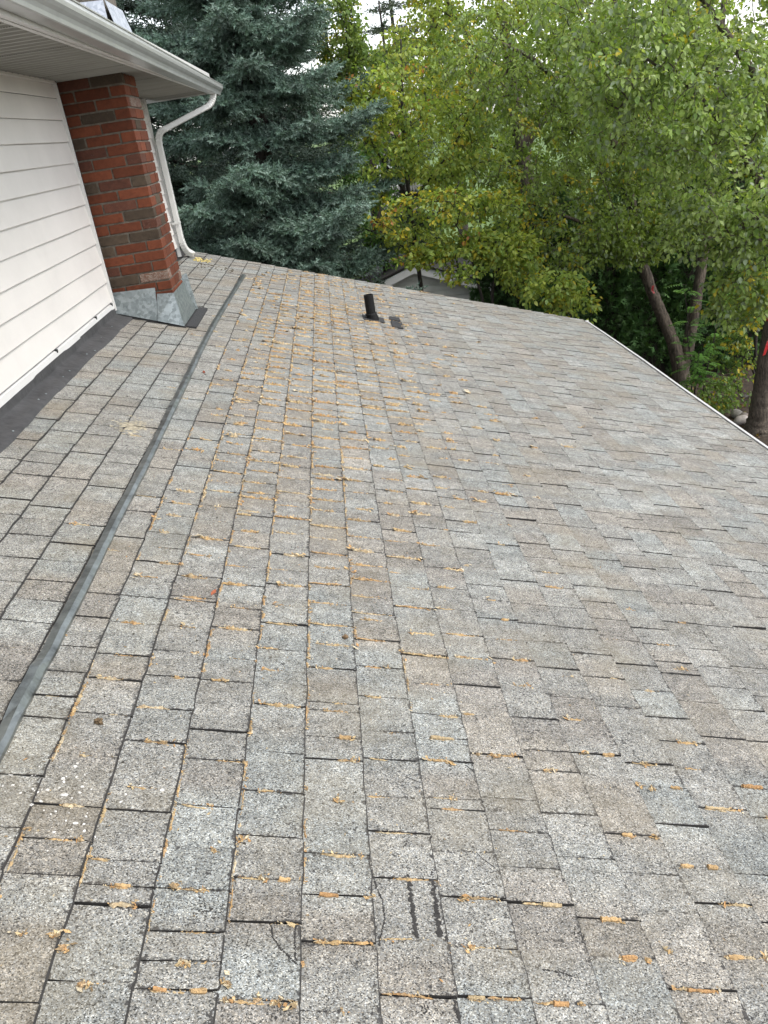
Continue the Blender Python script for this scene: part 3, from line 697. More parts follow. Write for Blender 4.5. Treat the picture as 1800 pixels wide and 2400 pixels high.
def dens_cross(u, v):
    X, Y, _ = proj(RP(u, v)); X = X[0]; Y = Y[0]
    c = .55 * math.exp(-((u - .25) / .70) ** 2) if u > .25 else .55 * math.exp(-((u - .25) / .52) ** 2)
    d = c * (1.75 if 2.2 < v < 8.0 else (.9 if v <= 2.2 else .9))
    if v < 2.1: d = max(d, .34 * math.exp(-((u - .3) / 1.1) ** 2))
    if 2.1 <= v < 4.2 and u > .5: d *= .75
    return min(d, 1.0)
def dens_line(u, v):
    d = .95 * math.exp(-((u + .06) / .27) ** 2) * float(np.interp(v, [1.3, 2.4, 3.0], [.28, .75, 1.1]))
    if v > 6: d = max(d * .8, .35 * math.exp(-((u - .1) / .4) ** 2))
    return d
ns = lambda u, v: .5 + .5 * math.sin(u * 5.1 + 2.3 * math.sin(v * 1.7)) * math.sin(v * 2.9 + u * 3.3)
for (k, v, hi) in joints:                                      # across the courses
    ua = U0 + k * E
    um = ua + E / 2
    if v < 1.0 or um > 2.2 or um < -1.05: continue
    d = dens_cross(um, v) * (.55 + .7 * ns(um, v))
    if rng.random() > d * (2.8 if v > 2 else 2.0): continue
    cover = min(1, max(d, .3) * rng.uniform(.6, 1.9)); st = rng.uniform(0, max(.01, 1 - cover)); u = ua + st * E; end = ua + min(1, st + cover) * E
    far = v > 3; side_ = -.0015
    pale = um < -.35
    tk = FL[rng.choice(5, p=[.34, .26, .14, .16, .10])] if not pale else np.array([.42, .37, .25])
    fat = rng.uniform(.55, 1.25) * (.6 if pale else 1)
    sc = float(np.interp(v, [1.5, 2.4, 4.0, 6.5], [.9, 1.3, 2.1, 2.5]))
    ridge(u, v + side_, end - u, 0.0, surf(ua + .07, v + .01), fat * sc, tk)
for k in range(k_lo, k_hi):                                     # along the courses
    u = U0 + k * E
    if u > 1.0 or u < -.9: continue
    v = 1.15; on = False
    while v < 9.3:
        d = dens_line(u, v) * (.35 + 1.0 * ns(u * 1.3 + 1, v * 1.6))
        on = rng.random() < d if rng.random() < .30 else on
        l = rng.uniform(.004, .010) * (1 if v < 4 else 1.25)
        if on:
            fat = (.7 + .6 * ns(v * 2, u + 1)) * float(np.interp(v, [1.5, 2.4, 4.0, 6.5], [1.0, 1.25, 1.7, 2.0]))
            ln = rng.uniform(.015, .11); ridge(u + .003, v, ln, math.pi / 2, surf(u + .01, v), .8 * fat, FL[rng.choice(5, p=[.34, .24, .14, .16, .12])]); v += ln * rng.uniform(.8, 1.3); on = rng.random() < .55
        v += l * 1.6
for q in range(520):                                            # loose flakes on the face of the shingles
    u, v = rng.normal(.12, .5), abs(rng.normal(0, 1)) * 2.6 + 1.1
    if u > 1.6 or u < -.95 or v > 9.3: continue
    flake(u, v, surf(u, v) + .0005, rng.uniform(.0015, .0045), FL[rng.integers(5)])
o = 0; Fs = []
for f, vv in zip(FF, FV): Fs.append(f + o); o += len(vv)
fl = np_mesh('seed_fluff', np.vstack(FV), np.vstack(Fs), np.vstack(FT), M_fluff)
tag(fl, 'tan seed fluff and husks caught in the shingle joints', 'plant debris', kind='stuff')

# larger husk rolls near the camera, one by one
for i, (X, Y, l) in enumerate(husk_px):
    u, v = roof_hit(X, Y); u2, _ = roof_hit(X + 10, Y); L_ = l * (u2 - u) / 10
    kk = int(math.floor((u - U0) / E)); near_ = [q[1] for q in TABK.get(kk, []) if abs(q[1] - v) < .03]
    if near_: v = min(near_, key=lambda q: abs(q - v)) - .002
    mb = MB(); tk = FL[rng.choice([0, 0, 1, 3])] * np.array([1.05, 1.05, 1.1])
    if L_ > .022:        # a curled husk: a rough roll with torn ends
        n = max(5, int(L_ / .005)); t = np.linspace(-.5, .5, n); P = RP(u + t * L_, v + rng.normal(0, .0007, n), surf(u, v) + .003)
        mb.tube(P, rng.uniform(.0034, .005) * (.65 + .7 * rng.random(n)), 7, 0, tk * rng.uniform(.8, 1.2))
        ridge(u - L_ * .55, v - .002, L_ * 1.1, rng.normal(-.02, .05), surf(u, v), .75, tk, mb, 1.3)
    else:
        ridge(u - .009, v, .018, rng.normal(0, .4), surf(u, v), 1.25, tk, mb, 3.0)
    tag(mb.build('seed_husk', M_fluff), 'tan rolled seed husk lying along a joint between near shingles' if L_ > .022 else 'small torn tuft of tan seed fluff in a near shingle joint', 'seed husk', 'seed husks in the near shingle joints')
# scrape marks and scuffs where the grains are gone: grainy dark tracks
S9r = lambda x, y: roof_hit(900 + x * S9, 1700 + y * S9)
S9l = lambda x, y: roof_hit(x * S9, 1700 + y * S9)
R1 = lambda *P: [roof_hit(x, y) for x, y in P]
for path, wd, dn in [([S9r(105, 640), S9r(122, 780), S9r(142, 915)], .0046, 1.0), ([S9r(205, 635), S9r(225, 780), S9r(243, 915)], .0046, 1.0),
        ([S9l(1172, 862), S9l(1180, 915), S9l(1215, 965), S9l(1288, 1038)], .0016, 1.0), ([S9l(1276, 862), S9l(1273, 940), S9l(1276, 1015)], .002, .9),
        (R1((872, 2035), (882, 2072), (898, 2108), (903, 2150), (893, 2190), (889, 2215)), .0021, 1.0), (R1((870, 2010), (874, 2040)), .0012, .7),
        ([S9r(685, 1048), S9r(755, 1062), S9r(830, 1088)], .0022, .55), ([S9r(420, 688), S9r(490, 692)], .0018, .4), ([S9r(92, 218), S9r(130, 236), S9r(158, 246)], .0014, .8), ([S9r(365, 508), S9r(420, 575), S9r(480, 622)], .0012, .9), ([S9r(352, 172), S9r(388, 202)], .0016, .7), ([S9l(512, 795), S9l(575, 782), S9l(640, 776)], .0024, .45), ([S9r(455, 1140), S9r(520, 1175), S9r(610, 1182)], .0026, .5), ([S9l(1075, 915), S9l(1060, 960)], .0012, .5), ([S9r(305, 1190), S9r(325, 1270)], .0034, .6)]:
    mb = MB(); path = np.array(path); seg = np.linalg.norm(np.diff(path, axis=0), axis=1); cs = np.concatenate([[0], np.cumsum(seg)]); d_ = 0.0
    while d_ < cs[-1]:
        if rng.random() < dn:
            u = np.interp(d_, cs, path[:, 0]) + rng.normal(0, wd * .35); v = np.interp(d_, cs, path[:, 1]) + rng.normal(0, .0008); q = rng.uniform(.5, 1.25) * wd
            blob(u, v, surf(u, v) + .0002, q, q * rng.uniform(.8, 1.5), .0008, rng.uniform(0, 3), (1, 1, 1), mb)
        d_ += wd * .75
    if mb.n: mb.build('scrape_mark', M_asph, house)
for cx_, cy_, rr_, nn_ in [(*S9l(885, 795), .013, 46), (*S9r(850, 905), .008, 20), (*S9r(270, 918), .004, 8), (*S9l(1210, 1225), .012, 26), (*S9r(185, 1235), .010, 26), (*S9r(95, 510), .006, 12)]:
    mb = MB()
    for q in range(nn_): u, v = cx_ + rng.normal(0, rr_), cy_ + rng.normal(0, rr_ * .8); z = rng.uniform(.0008, .0026); blob(u, v, surf(u, v) + .0002, z, z, .0008, 0, (1, 1, 1), mb)
    tag(mb.build('bare_spot', M_asph, house), kind='stuff')
# pale flecks at the lower left and a smear near the strip
mb = MB()
for q in range(90):
    c = [(-.437, 1.547), (-.336, 1.569), (-.187, 1.55), (-.3, 1.45)][rng.choice(4, p=[.4, .25, .1, .25])]
    u, v = c[0] + rng.normal(0, .04), c[1] + rng.normal(0, .035); r_ = rng.uniform(.0010, .0032) if rng.random() < .75 else rng.uniform(.004, .006)
    blob(u, v, surf(u, v) + .0004, r_, r_ * rng.uniform(.6, 1), .0007, rng.uniform(0, 3), (.68, .66, .62), mb)
tag(mb.build('paint_flecks', M_fluff), 'white paint flecks spattered on shingles at the lower left', 'paint flecks', kind='stuff')
mb = MB()
for q in range(150):
    u, v = -.655 + rng.normal(0, .03), 3.93 + rng.normal(0, .028) * (1 if q < 100 else 2.2)
    blob(u, v, surf(u, v) + .0008, rng.uniform(.006, .014), rng.uniform(.003, .008), .0012, rng.normal(0, .3), np.array([.40, .355, .26]) * rng.uniform(.75, 1.15), mb)
tag(mb.build('pale_smear', M_fluff), 'pale cream smear on the shingles left of the metal strip', 'smear', kind='stuff')
mb = MB()
for q in range(90):
    u, v = -1.03 + abs(rng.normal(0, .07)), 9.22 + rng.normal(0, .06)
    blob(u, v, surf(u, v) + .004, rng.uniform(.006, .016), rng.uniform(.006, .014), rng.uniform(.003, .008), rng.normal(0, .5), [(.55, .43, .14), (.62, .52, .25), (.10, .085, .05)][rng.choice(3, p=[.45, .3, .25])], mb)
tag(mb.build('debris_heap', M_fluff), 'yellow heap of washed debris below the downspout mouth', 'debris heap')
mb = MB()
for q in range(45):
    u, v = rng.uniform(-.95, -.62), 8.9 + rng.normal(0, .12); blob(u, v, surf(u, v) + .003, rng.uniform(.005, .012), rng.uniform(.004, .010), .004, rng.normal(0, .5), (.085, .07, .045), mb)
tag(mb.build('leaf_litter', M_fluff), 'dark brown litter scattered on far shingles near the downspout', 'litter', kind='stuff')
for (X, Y, s_, lab, tk) in [(808, 1494, .011, 'small brown cone lying on the shingles at mid roof', (.20, .13, .07)), (232, 1692, .010, 'dark curled seed pod beside the near end of the metal strip', (.13, .09, .05)), (478, 873, .012, 'small red brown leaf lying right of the metal strip', (.20, .05, .025)), (500, 1392, .010, 'dry reddish leaf curl standing in a shingle corner', (.32, .10, .05)), (953, 702, .014, 'yellow fallen leaf on the shingles beyond the vent pipe', (.50, .38, .06)), (952, 765, .014, 'yellow green leaf lying right of the dark patch shingle', (.42, .36, .05))]:
    u, v = roof_hit(X, Y); mb = MB()
    if 'leaf' in lab:
        aa = rng.uniform(0, 6); t5 = np.array([(-1.6, 0, .001), (-.5, -.7, .006), (.7, -.6, .004), (1.8, 0, .008), (.7, .6, .006), (-.5, .7, .003), (0, 0, .0005)]) * [s_, s_, 1]
        V = RP(u + t5[:, 0] * math.cos(aa) - t5[:, 1] * math.sin(aa), v + t5[:, 0] * math.sin(aa) + t5[:, 1] * math.cos(aa), surf(u, v) + .0015 + t5[:, 2]); mb.add(V, [(6, i, (i + 1) % 6) for i in range(6)], 0, tk)
        tag(mb.build('fallen_leaf', M_fluff), lab, 'leaf')
    else:
        for q in range(14): blob(u + rng.normal(0, .35) * s_, v + rng.normal(0, .35) * s_, surf(u, v) + rng.uniform(.002, .010), s_ * .5, s_ * .4, s_ * .35, rng.uniform(0, 3), tk, mb)
        tag(mb.build('seed_pod', M_fluff), lab, 'seed pod')
mb = MB()
for q in range(260):
    u, v = rng.uniform(-1.0, 3.0), 1.3 + 8 * rng.random() ** 1.2
    r_ = rng.uniform(.0015, .0042) * (1 if v < 4 else 1.6); blob(u, v, surf(u, v) + .001, r_, r_, .0018, 0, (.05, .045, .035), mb)
tag(mb.build('dark_crumbs', M_fluff), 'dark crumbs of dirt strewn over the shingles', 'crumbs', kind='stuff')

# ------------------------------------------------------------------ ground
def noise3(P, f, seed):
    r = np.random.default_rng(seed); s = np.zeros(len(P))
    for i in range(6):
        d = nrm(r.normal(size=3)); s += np.sin(P @ d * f * r.uniform(.7, 1.6) + r.uniform(0, 6.3))
    return s / 6 ** .5
def ground_mat():
    m, n, b = new_mat('ground_soil'); L = n.links; p = wpos(n)
    a = N(n, 'ShaderNodeTexNoise', Scale=9.0, Detail=8.0, Roughness=.75); L.new(p, a.inputs['Vector'])
    r = ramp(n, [(.3, (.018, .013, .009)), (.55, (.05, .034, .022)), (.75, (.10, .07, .04))]); L.new(a.outputs['Fac'], r.inputs[0])
    sx = N(n, 'ShaderNodeSeparateXYZ'); L.new(p, sx.inputs[0]); g = N(n, 'ShaderNodeTexNoise', Scale=60.0, Detail=4.0); L.new(p, g.inputs['Vector'])
    gr = ramp(n, [(.3, (.05, .09, .02)), (.7, (.12, .19, .045))]); L.new(g.outputs['Fac'], gr.inputs[0])
    st = N(n, 'ShaderNodeMath', operation='GREATER_THAN'); L.new(sx.outputs[1], st.inputs[0]); st.inputs[1].default_value = 23.0
    c = mix(n, r.outputs[0], gr.outputs[0], st.outputs[0]); L.new(c, b.inputs['Base Color']); b.inputs['Roughness'].default_value = .95
    bp = N(n, 'ShaderNodeBump', Strength=.8, Distance=.04); L.new(a.outputs['Fac'], bp.inputs['Height']); L.new(bp.outputs[0], b.inputs['Normal']); return m
mb = MB(); g = np.array([-600, -60, -15, 0, 5, 10, 20, 60, 600.0]); V = [(x, y, .0) for x in g for y in g]; mb.add(V, [(i * 9 + j, (i + 1) * 9 + j, (i + 1) * 9 + j + 1, i * 9 + j + 1) for i in range(8) for j in range(8)])
tag(mb.build('ground', ground_mat()), 'dark soil and lawn around the house', kind='structure')

# ------------------------------------------------------------------ foliage tools
def frames(D, Nn):
    D = nrm(D); S_ = nrm(np.cross(Nn, D)); N2 = np.cross(D, S_); return D, S_, N2
LEAF_V = np.array([(0, 0, 0), (.30, -.30, .07), (.62, -.27, .07), (1, 0, -.05), (.62, .27, .07), (.30, .30, .07), (.42, 0, -.01)])
LEAF_F = np.array([(0, 1, 6), (1, 2, 6), (2, 3, 6), (3, 4, 6), (4, 5, 6), (5, 0, 6)])
def leaf_arrays(P, D, Nn, size, tint, width=1.0, V0=LEAF_V, F0=LEAF_F):
    D, S_, N2 = frames(D, Nn); n = len(P); w = width if np.ndim(width) else np.full(n, width)
    V = P[:, None] + size[:, None, None] * (V0[None, :, 0:1] * D[:, None] + V0[None, :, 1:2] * w[:, None, None] * S_[:, None] + V0[None, :, 2:3] * N2[:, None])
    k = len(V0); F = F0[None] + (np.arange(n) * k)[:, None, None]
    return V.reshape(-1, 3), F.reshape(-1, F0.shape[1]), np.repeat(tint, k, axis=0)

def branching(stems, targets, r, arch=.12, r_tip=.003, rmax=.06):
    """connect every target to the nearest wood; returns frustum tubes and the end direction at each target"""
    nodes = []; par = []; fixr = []
    for P, Rr in stems:
        P = np.asarray(P, float); n = max(2, int(np.linalg.norm(np.diff(P, axis=0), axis=1).sum() / .12))
        t = np.linspace(0, 1, n); tt = np.linspace(0, 1, len(P)); Q = np.stack([np.interp(t, tt, P[:, i]) for i in range(3)], 1); Rq = np.interp(t, tt, Rr)
        b0 = len(nodes)
        for i in range(n): nodes.append(Q[i]); par.append(b0 + i - 1 if i else -1); fixr.append(Rq[i])
    ns0 = len(nodes); cap = ns0 + len(targets) * 5 + 10
    X = np.zeros((cap, 3)); X[:ns0] = nodes; par = list(par); cnt = ns0
    d0 = np.min(np.linalg.norm(targets[:, None, :] - X[None, :ns0:3, :], axis=2), axis=1); dirs = np.zeros_like(targets)
    for ti in np.argsort(d0):
        T = targets[ti]; df = X[:cnt] - T; dist = np.sqrt((df ** 2).sum(1)); pen = dist + .55 * np.maximum(df[:, 2], -.6) * .5
        j = int(np.argmin(pen)); B = X[j]; L_ = dist[j]
        if L_ < .03: dirs[ti] = r.normal(size=3); continue
        m = max(1, min(4, int(L_ / .13))); ctrl = (B + T) / 2 + np.array([0, 0, arch * L_]) + r.normal(0, .09 * L_, 3); p = j
        for q in range(1, m + 1):
            t = q / m; Pn = (1 - t) ** 2 * B + 2 * t * (1 - t) * ctrl + t * t * T; X[cnt] = Pn; par.append(p); p = cnt; cnt += 1
        dirs[ti] = T - ctrl
    w = np.zeros(cnt); ch = np.zeros(cnt)
    par = np.array(par[:cnt]); ends = np.ones(cnt, bool); ends[par[par >= 0]] = False; w[ends] = 1
    for i in range(cnt - 1, -1, -1):
        if par[i] >= 0: w[par[i]] += w[i]
    rad = np.minimum(r_tip * np.maximum(w, 1) ** .48, rmax); rad[:ns0] = fixr
    idx = np.where(par >= 0)[0]; P0 = X[par[idx]]; P1 = X[idx]; R0 = np.where(par[idx] < ns0, np.minimum(rad[par[idx]], rad[idx] * 1.3), rad[par[idx]]); R1 = rad[idx]
    R0 = np.where(idx < ns0, rad[par[idx]], R0)
    D = nrm(P1 - P0); ref = np.where(np.abs(D[:, 2:3]) < .9, np.array([[0, 0, 1.0]]), np.array([[1.0, 0, 0]])); Aa = nrm(np.cross(D, ref)); Bb = np.cross(D, Aa)
    k = 5; th = np.arange(k) * 2 * math.pi / k; ring_ = Aa[:, None] * np.cos(th)[None, :, None] + Bb[:, None] * np.sin(th)[None, :, None]
    V = np.concatenate([P0[:, None] + R0[:, None, None] * ring_, P1[:, None] + R1[:, None, None] * ring_], 1)
    F = np.array([(j, (j + 1) % k, k + (j + 1) % k, k + j) for j in range(k)]); F = F[None] + (np.arange(len(idx)) * 2 * k)[:, None, None]
    keep_twig = idx >= ns0
    return V.reshape(-1, 3), F.reshape(-1, 4), nrm(dirs)

def stem_mesh(stems, rough=.12, seed=0, n=12):
    mb = MB(); r = np.random.default_rng(seed)
    for P, Rr in stems:
        P = np.asarray(P, float); m = max(6, int(np.linalg.norm(np.diff(P, axis=0), axis=1).sum() / .10)); t = np.linspace(0, 1, m); tt = np.linspace(0, 1, len(P))
        # smooth the path
        Q = np.stack([np.interp(t, tt, P[:, i]) for i in range(3)], 1)
        for _ in range(3): Q[1:-1] = (Q[:-2] + 2 * Q[1:-1] + Q[2:]) / 4
        Rq = np.interp(t, tt, Rr); s0 = mb.n
        mb.tube(Q, Rq, n); V = mb.V[-1].reshape(m, n, 3); rad = V - Q[:, None]
        fl = 1 + rough * (r.normal(0, .5, (m, n)) + np.sin(np.arange(n) * 2 * math.pi * 3 / n)[None] * .6); mb.V[-1] = (Q[:, None] + rad * fl[..., None]).reshape(-1, 3)
    return mb

GREENS = np.array([(.160, .23, .052), (.118, .185, .045), (.195, .26, .065), (.17, .22, .085), (.23, .28, .10)])
def leafy_tree(name, label, cat, base, stems, blobs, ntw, seed, nleaf=12, size=(.055, .09), yellow=.06, pal=GREENS, twl=.34, droop=.75, gap=.25, freq=2.6, mat=None, bark=None, width=1.0, group=None, near=0, orange=.0, shell=.45, arch=.12, trunk_name='trunk', r_tip=.003, pale=.0):
    r = np.random.default_rng(seed); mat = mat or M_leaf; bark = bark or M_bark
    root = empty(name, base, label, cat, group)
    T = []
    wts = np.array([b[2] for b in blobs], float); wts /= wts.sum()
    while len(T) < ntw:
        c, rad, _ = blobs[r.choice(len(blobs), p=wts)]; d = nrm(r.normal(size=3)); q = d * (r.random() ** (1 / 3) * (1 - shell) + shell * r.uniform(.75, 1.02)) * np.asarray(rad); P = np.asarray(c) + q
        if noise3(P[None], freq, seed)[0] < -gap * 2 + r.normal(0, .35): continue
        T.append(P)
    T = np.array(T)
    bV, bF, dirs = branching(stems, T, r, arch=arch, r_tip=r_tip)
    sm = stem_mesh(stems, seed=seed); trunk = sm.build(trunk_name, bark, root, smooth=True)
    tag(np_mesh('branches', bV, bF, np.ones((len(bV), 4)), bark, root), kind='stuff')
    n = ntw * nleaf; ti = np.repeat(np.arange(ntw), nleaf); s = r.random(n) ** 1.3 * twl
    D0 = dirs[ti]; D0 = nrm(D0 + np.array([0, 0, -.15]))
    P = T[ti] + D0 * (twl * .25 - s)[:, None]
    rad = nrm(np.cross(D0, r.normal(size=(n, 3)))); pet = r.uniform(.02, .06, n)[:, None]
    P = P + rad * pet * np.array([1, 1, .6])
    D = nrm(rad * .7 + D0 * .35 + np.array([0, 0, -1.0]) * (droop * r.uniform(.3, 1.25, n))[:, None])
    Nn = nrm(r.normal(size=(n, 3)) * .6 + np.array([0, 0, .9]) + rad * .35)
    sz = r.uniform(size[0], size[1], n)
    tb = pal[r.integers(0, len(pal), ntw)] * r.normal(1, .10, (ntw, 1)); tint = tb[ti] * .6 + pal[r.integers(0, len(pal), n)] * .4; tint = tint * 1.52 * r.normal(1, .14, (n, 1)).clip(.55, 1.5)
    ytw = noise3(T, .9, seed + 5) + r.normal(0, .7, ntw); thr = np.quantile(ytw, 1 - min(yellow, .99)) if yellow > 0 else 99
    isy = (ytw[ti] > thr) & (r.random(n) < .8) | (r.random(n) < yellow * .12)
    tint[isy] = np.array([.50, .41, .05]) * r.uniform(.6, 1.25, (isy.sum(), 1)) + np.array([0, .03, 0]) * r.random((isy.sum(), 1))
    if orange:
        isO = ytw[ti] > np.quantile(ytw, 1 - orange); isO &= r.random(n) < .7; tint[isO] = np.array([.40, .18, .06]) * r.uniform(.7, 1.15, (isO.sum(), 1))
    pl = r.random(n) < pale; tint[pl] = np.array([.25, .31, .19]) * r.uniform(.8, 1.15, (pl.sum(), 1))
    V, F, Tn = leaf_arrays(P, D, Nn, sz, tint, width)
    if near:
        X, Y, Z = proj(P); vis = (X > 0) & (X < 1800) & (Y > 0) & (Y < 1000) & (Z > 0); score = np.where(vis, sz / Z * FPX, -1) - .35 * Z
        sel = np.argsort(score)[::-1][:near]; keep = np.ones(n, bool); keep[sel] = False; k = len(LEAF_V)
        for j in sel:
            v_, f_, t_ = leaf_arrays(P[j:j + 1], D[j:j + 1], Nn[j:j + 1], sz[j:j + 1], tint[j:j + 1], width); np_mesh('leaf', v_, f_, t_, mat, root)
        V, F, Tn = leaf_arrays(P[keep], D[keep], Nn[keep], sz[keep], tint[keep], width)
    tag(np_mesh('crown', V, F, Tn, mat, root), kind='stuff' if near else None)
    return root

# ------------------------------------------------------------------ blue spruce (and other conifers)
def shoot_template(nn, r):
    V = []; F = []
    for i in range(nn):
        x = (i + .5) / nn * .95; a_ = i * 2.4 + r.uniform(0, .6); rad = np.array([0, math.cos(a_), math.sin(a_)]); tg = np.array([0, -math.sin(a_), math.cos(a_)])
        b0 = np.array([x, 0, 0]); L_ = .29 * (1 - .35 * x); tipp = b0 + rad * L_ + np.array([.22, 0, 0]); w = .075
        k = len(V); V += [b0 + tg * w - np.array([.02, 0, 0]), b0 - tg * w + np.array([.02, 0, 0]), tipp]; F.append((k, k + 1, k + 2))
    k = len(V); V += [(.8, .07, 0), (.8, -.05, .05), (1.12, 0, 0)]; F.append((k, k + 1, k + 2))
    return np.array(V, float), np.array(F)
def conifer(name, label, cat, base, H, R0, zr, seed, pal, nn=13, dz=.27, step=.105, sstep=.052, shoot=(.065, .115), per=7, droop=.33, toward=(0, 0), group=None, bark=None, az_cut=-.35, mat=None, power=.8):
    r = np.random.default_rng(seed); base = np.asarray(base, float); root = empty(name, base, label, cat, group)
    tr = MB(); P = np.array([base + (0, 0, z) for z in np.linspace(0, H, 14)]); tr.tube(P, .02 + .15 * (1 - np.linspace(0, 1, 14)) * H / 12, 10); tr.build('trunk', bark or M_bark2, root, smooth=True)
    to = nrm(np.array([toward[0] - base[0], toward[1] - base[1], 0.0]))
    SP, SD, SC = [], [], []; bt = MB()
    z = zr[0]
    while z < min(zr[1], H - .3):
        n = per; a0 = r.uniform(0, 6.3)
        for b_ in range(n):
            az = a0 + b_ * 2 * math.pi / n + r.normal(0, .2); hd = np.array([math.cos(az), math.sin(az), 0.0])
            if hd @ to < az_cut: continue
            L_ = R0 * (max(0, 1 - z / H)) ** power * r.uniform(.72, 1.12); z0 = z + r.normal(0, .07); L_ *= r.choice([.8, 1, 1.12], p=[.3, .5, .2])
            t = np.linspace(0, 1, 16); dp = droop * r.uniform(.7, 1.4)
            side = np.array([-hd[1], hd[0], 0]); bend = r.normal(0, .10)
            path = base + np.array([0, 0, z0]) + hd * (L_ * t)[:, None] + side * (bend * L_ * t ** 2)[:, None] + np.array([0, 0, 1.0]) * (L_ * (-dp * t + (dp * .85) * t ** 2.6))[:, None]
            bt.tube(path, .018 * (1 - .8 * t) * max(L_, 1) ** .6, 4)
            bdir = nrm(np.gradient(path, axis=0))
            s = .10
            brt = r.normal(1, .10)
            while s < 1.0:
                q = s * 15; i = min(int(q), 14); Pb = path[i] + (path[i + 1] - path[i]) * (q - i); Db = bdir[i]
                for sg in (-1, 1):
                    l2 = min(.62, .42 * L_ * (1 - s) + .13) * r.uniform(.6, 1.15); ang = r.uniform(.65, 1.0)
                    d2 = nrm(Db * math.cos(ang) + sg * side * math.sin(ang) + np.array([0, 0, r.uniform(-.34, .02)])); u_ = 0.03
                    while u_ < l2:
                        f = u_ / l2; Pc = Pb + d2 * u_ + np.array([0, 0, -.10 * l2 * f * f + .0])
                        for h in (-1, 1):
                            sd_ = nrm(np.cross(d2, (0, 0, 1.0))) * h; dd = nrm(d2 * r.uniform(.5, .9) + sd_ * r.uniform(.35, .95) + np.array([0, 0, r.uniform(-.40, .30)]))
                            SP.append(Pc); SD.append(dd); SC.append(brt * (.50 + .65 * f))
                        if r.random() < .55: SP.append(Pc); SD.append(nrm(d2 + np.array([0, 0, r.uniform(.3, 1.3)]))); SC.append(brt * 1.05)
                        u_ += sstep * r.uniform(.8, 1.25)
                    SP.append(Pb + d2 * l2); SD.append(d2); SC.append(brt * 1.12)
                s += step / L_ * r.uniform(.8, 1.2)
            for q in range(4): SP.append(path[-1] - bdir[-1] * .05 * q); SD.append(nrm(bdir[-1] + r.normal(0, .25, 3))); SC.append(1.15)
        if z > 1 and R0 > 2.5:
            for q in range(16):          # bare dead twigs near the stem
                az = r.uniform(0, 6.3); hd = np.array([math.cos(az), math.sin(az), r.uniform(-.35, .1)]); l_ = R0 * (1 - z / H) * r.uniform(.35, .7); p0 = base + np.array([0, 0, z + r.uniform(-.1, .1)])
                bt.tube([p0, p0 + hd * l_ * .5 + r.normal(0, .05, 3), p0 + hd * l_ + r.normal(0, .1, 3)], [.012, .008, .003], 3, cap=False)
        z += dz * r.uniform(.8, 1.2)
    SP = np.array(SP); SD = np.array(SD); SC = np.array(SC); n = len(SP)
    TV, TF = shoot_template(nn, r); sz = r.uniform(shoot[0], shoot[1], n)
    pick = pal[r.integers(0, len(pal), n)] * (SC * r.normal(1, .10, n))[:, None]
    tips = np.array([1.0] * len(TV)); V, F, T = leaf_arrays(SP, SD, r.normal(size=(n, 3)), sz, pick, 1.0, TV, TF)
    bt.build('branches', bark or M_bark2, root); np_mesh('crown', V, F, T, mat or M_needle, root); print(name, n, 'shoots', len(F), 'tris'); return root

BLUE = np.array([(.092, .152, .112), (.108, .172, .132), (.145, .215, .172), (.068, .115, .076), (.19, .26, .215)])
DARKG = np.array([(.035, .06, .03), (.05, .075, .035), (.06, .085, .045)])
conifer('blue_spruce', 'tall blue green spruce with drooping layered boughs beyond the roof end', 'spruce tree', (-.80, 13.3, 0), 13.5, 2.4, (1.3, 8.2), 11, BLUE, nn=9, dz=.42, step=.07, sstep=.06, shoot=(.10, .165), per=10, droop=.26, az_cut=-.25)
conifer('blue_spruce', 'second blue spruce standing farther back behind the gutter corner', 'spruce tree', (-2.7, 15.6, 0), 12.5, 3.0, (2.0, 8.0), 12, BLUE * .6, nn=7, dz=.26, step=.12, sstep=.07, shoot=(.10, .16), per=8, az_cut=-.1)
conifer('blue_spruce', 'third blue spruce deep in shade behind the tall one', 'spruce tree', (-.9, 18.2, 0), 10.5, 2.3, (1.2, 7.4), 13, BLUE * .5, nn=8, dz=.27, step=.12, sstep=.07, shoot=(.10, .16), per=8, az_cut=-.1)  # spruce palette darkened, its shade is put into the needle colour
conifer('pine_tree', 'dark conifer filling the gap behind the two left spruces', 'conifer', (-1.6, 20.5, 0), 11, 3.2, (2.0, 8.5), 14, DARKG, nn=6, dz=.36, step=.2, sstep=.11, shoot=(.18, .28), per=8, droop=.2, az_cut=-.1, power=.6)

# ------------------------------------------------------------------ broadleaf trees on the right
def wp(X, Y, y):                       # helper used only to read sizes off the photo while building
    d = fw + rt * (X - 900) / FPX - up * (Y - 1200) / FPX; return d * (y / d[1]) + np.array([0, 0, CZ])
YG = np.array([(.20, .26, .055), (.16, .23, .06), (.24, .28, .06), (.13, .195, .055), (.27, .29, .06)])
MID = np.array([(.142, .20, .048), (.165, .225, .053), (.112, .165, .045), (.19, .24, .062)])
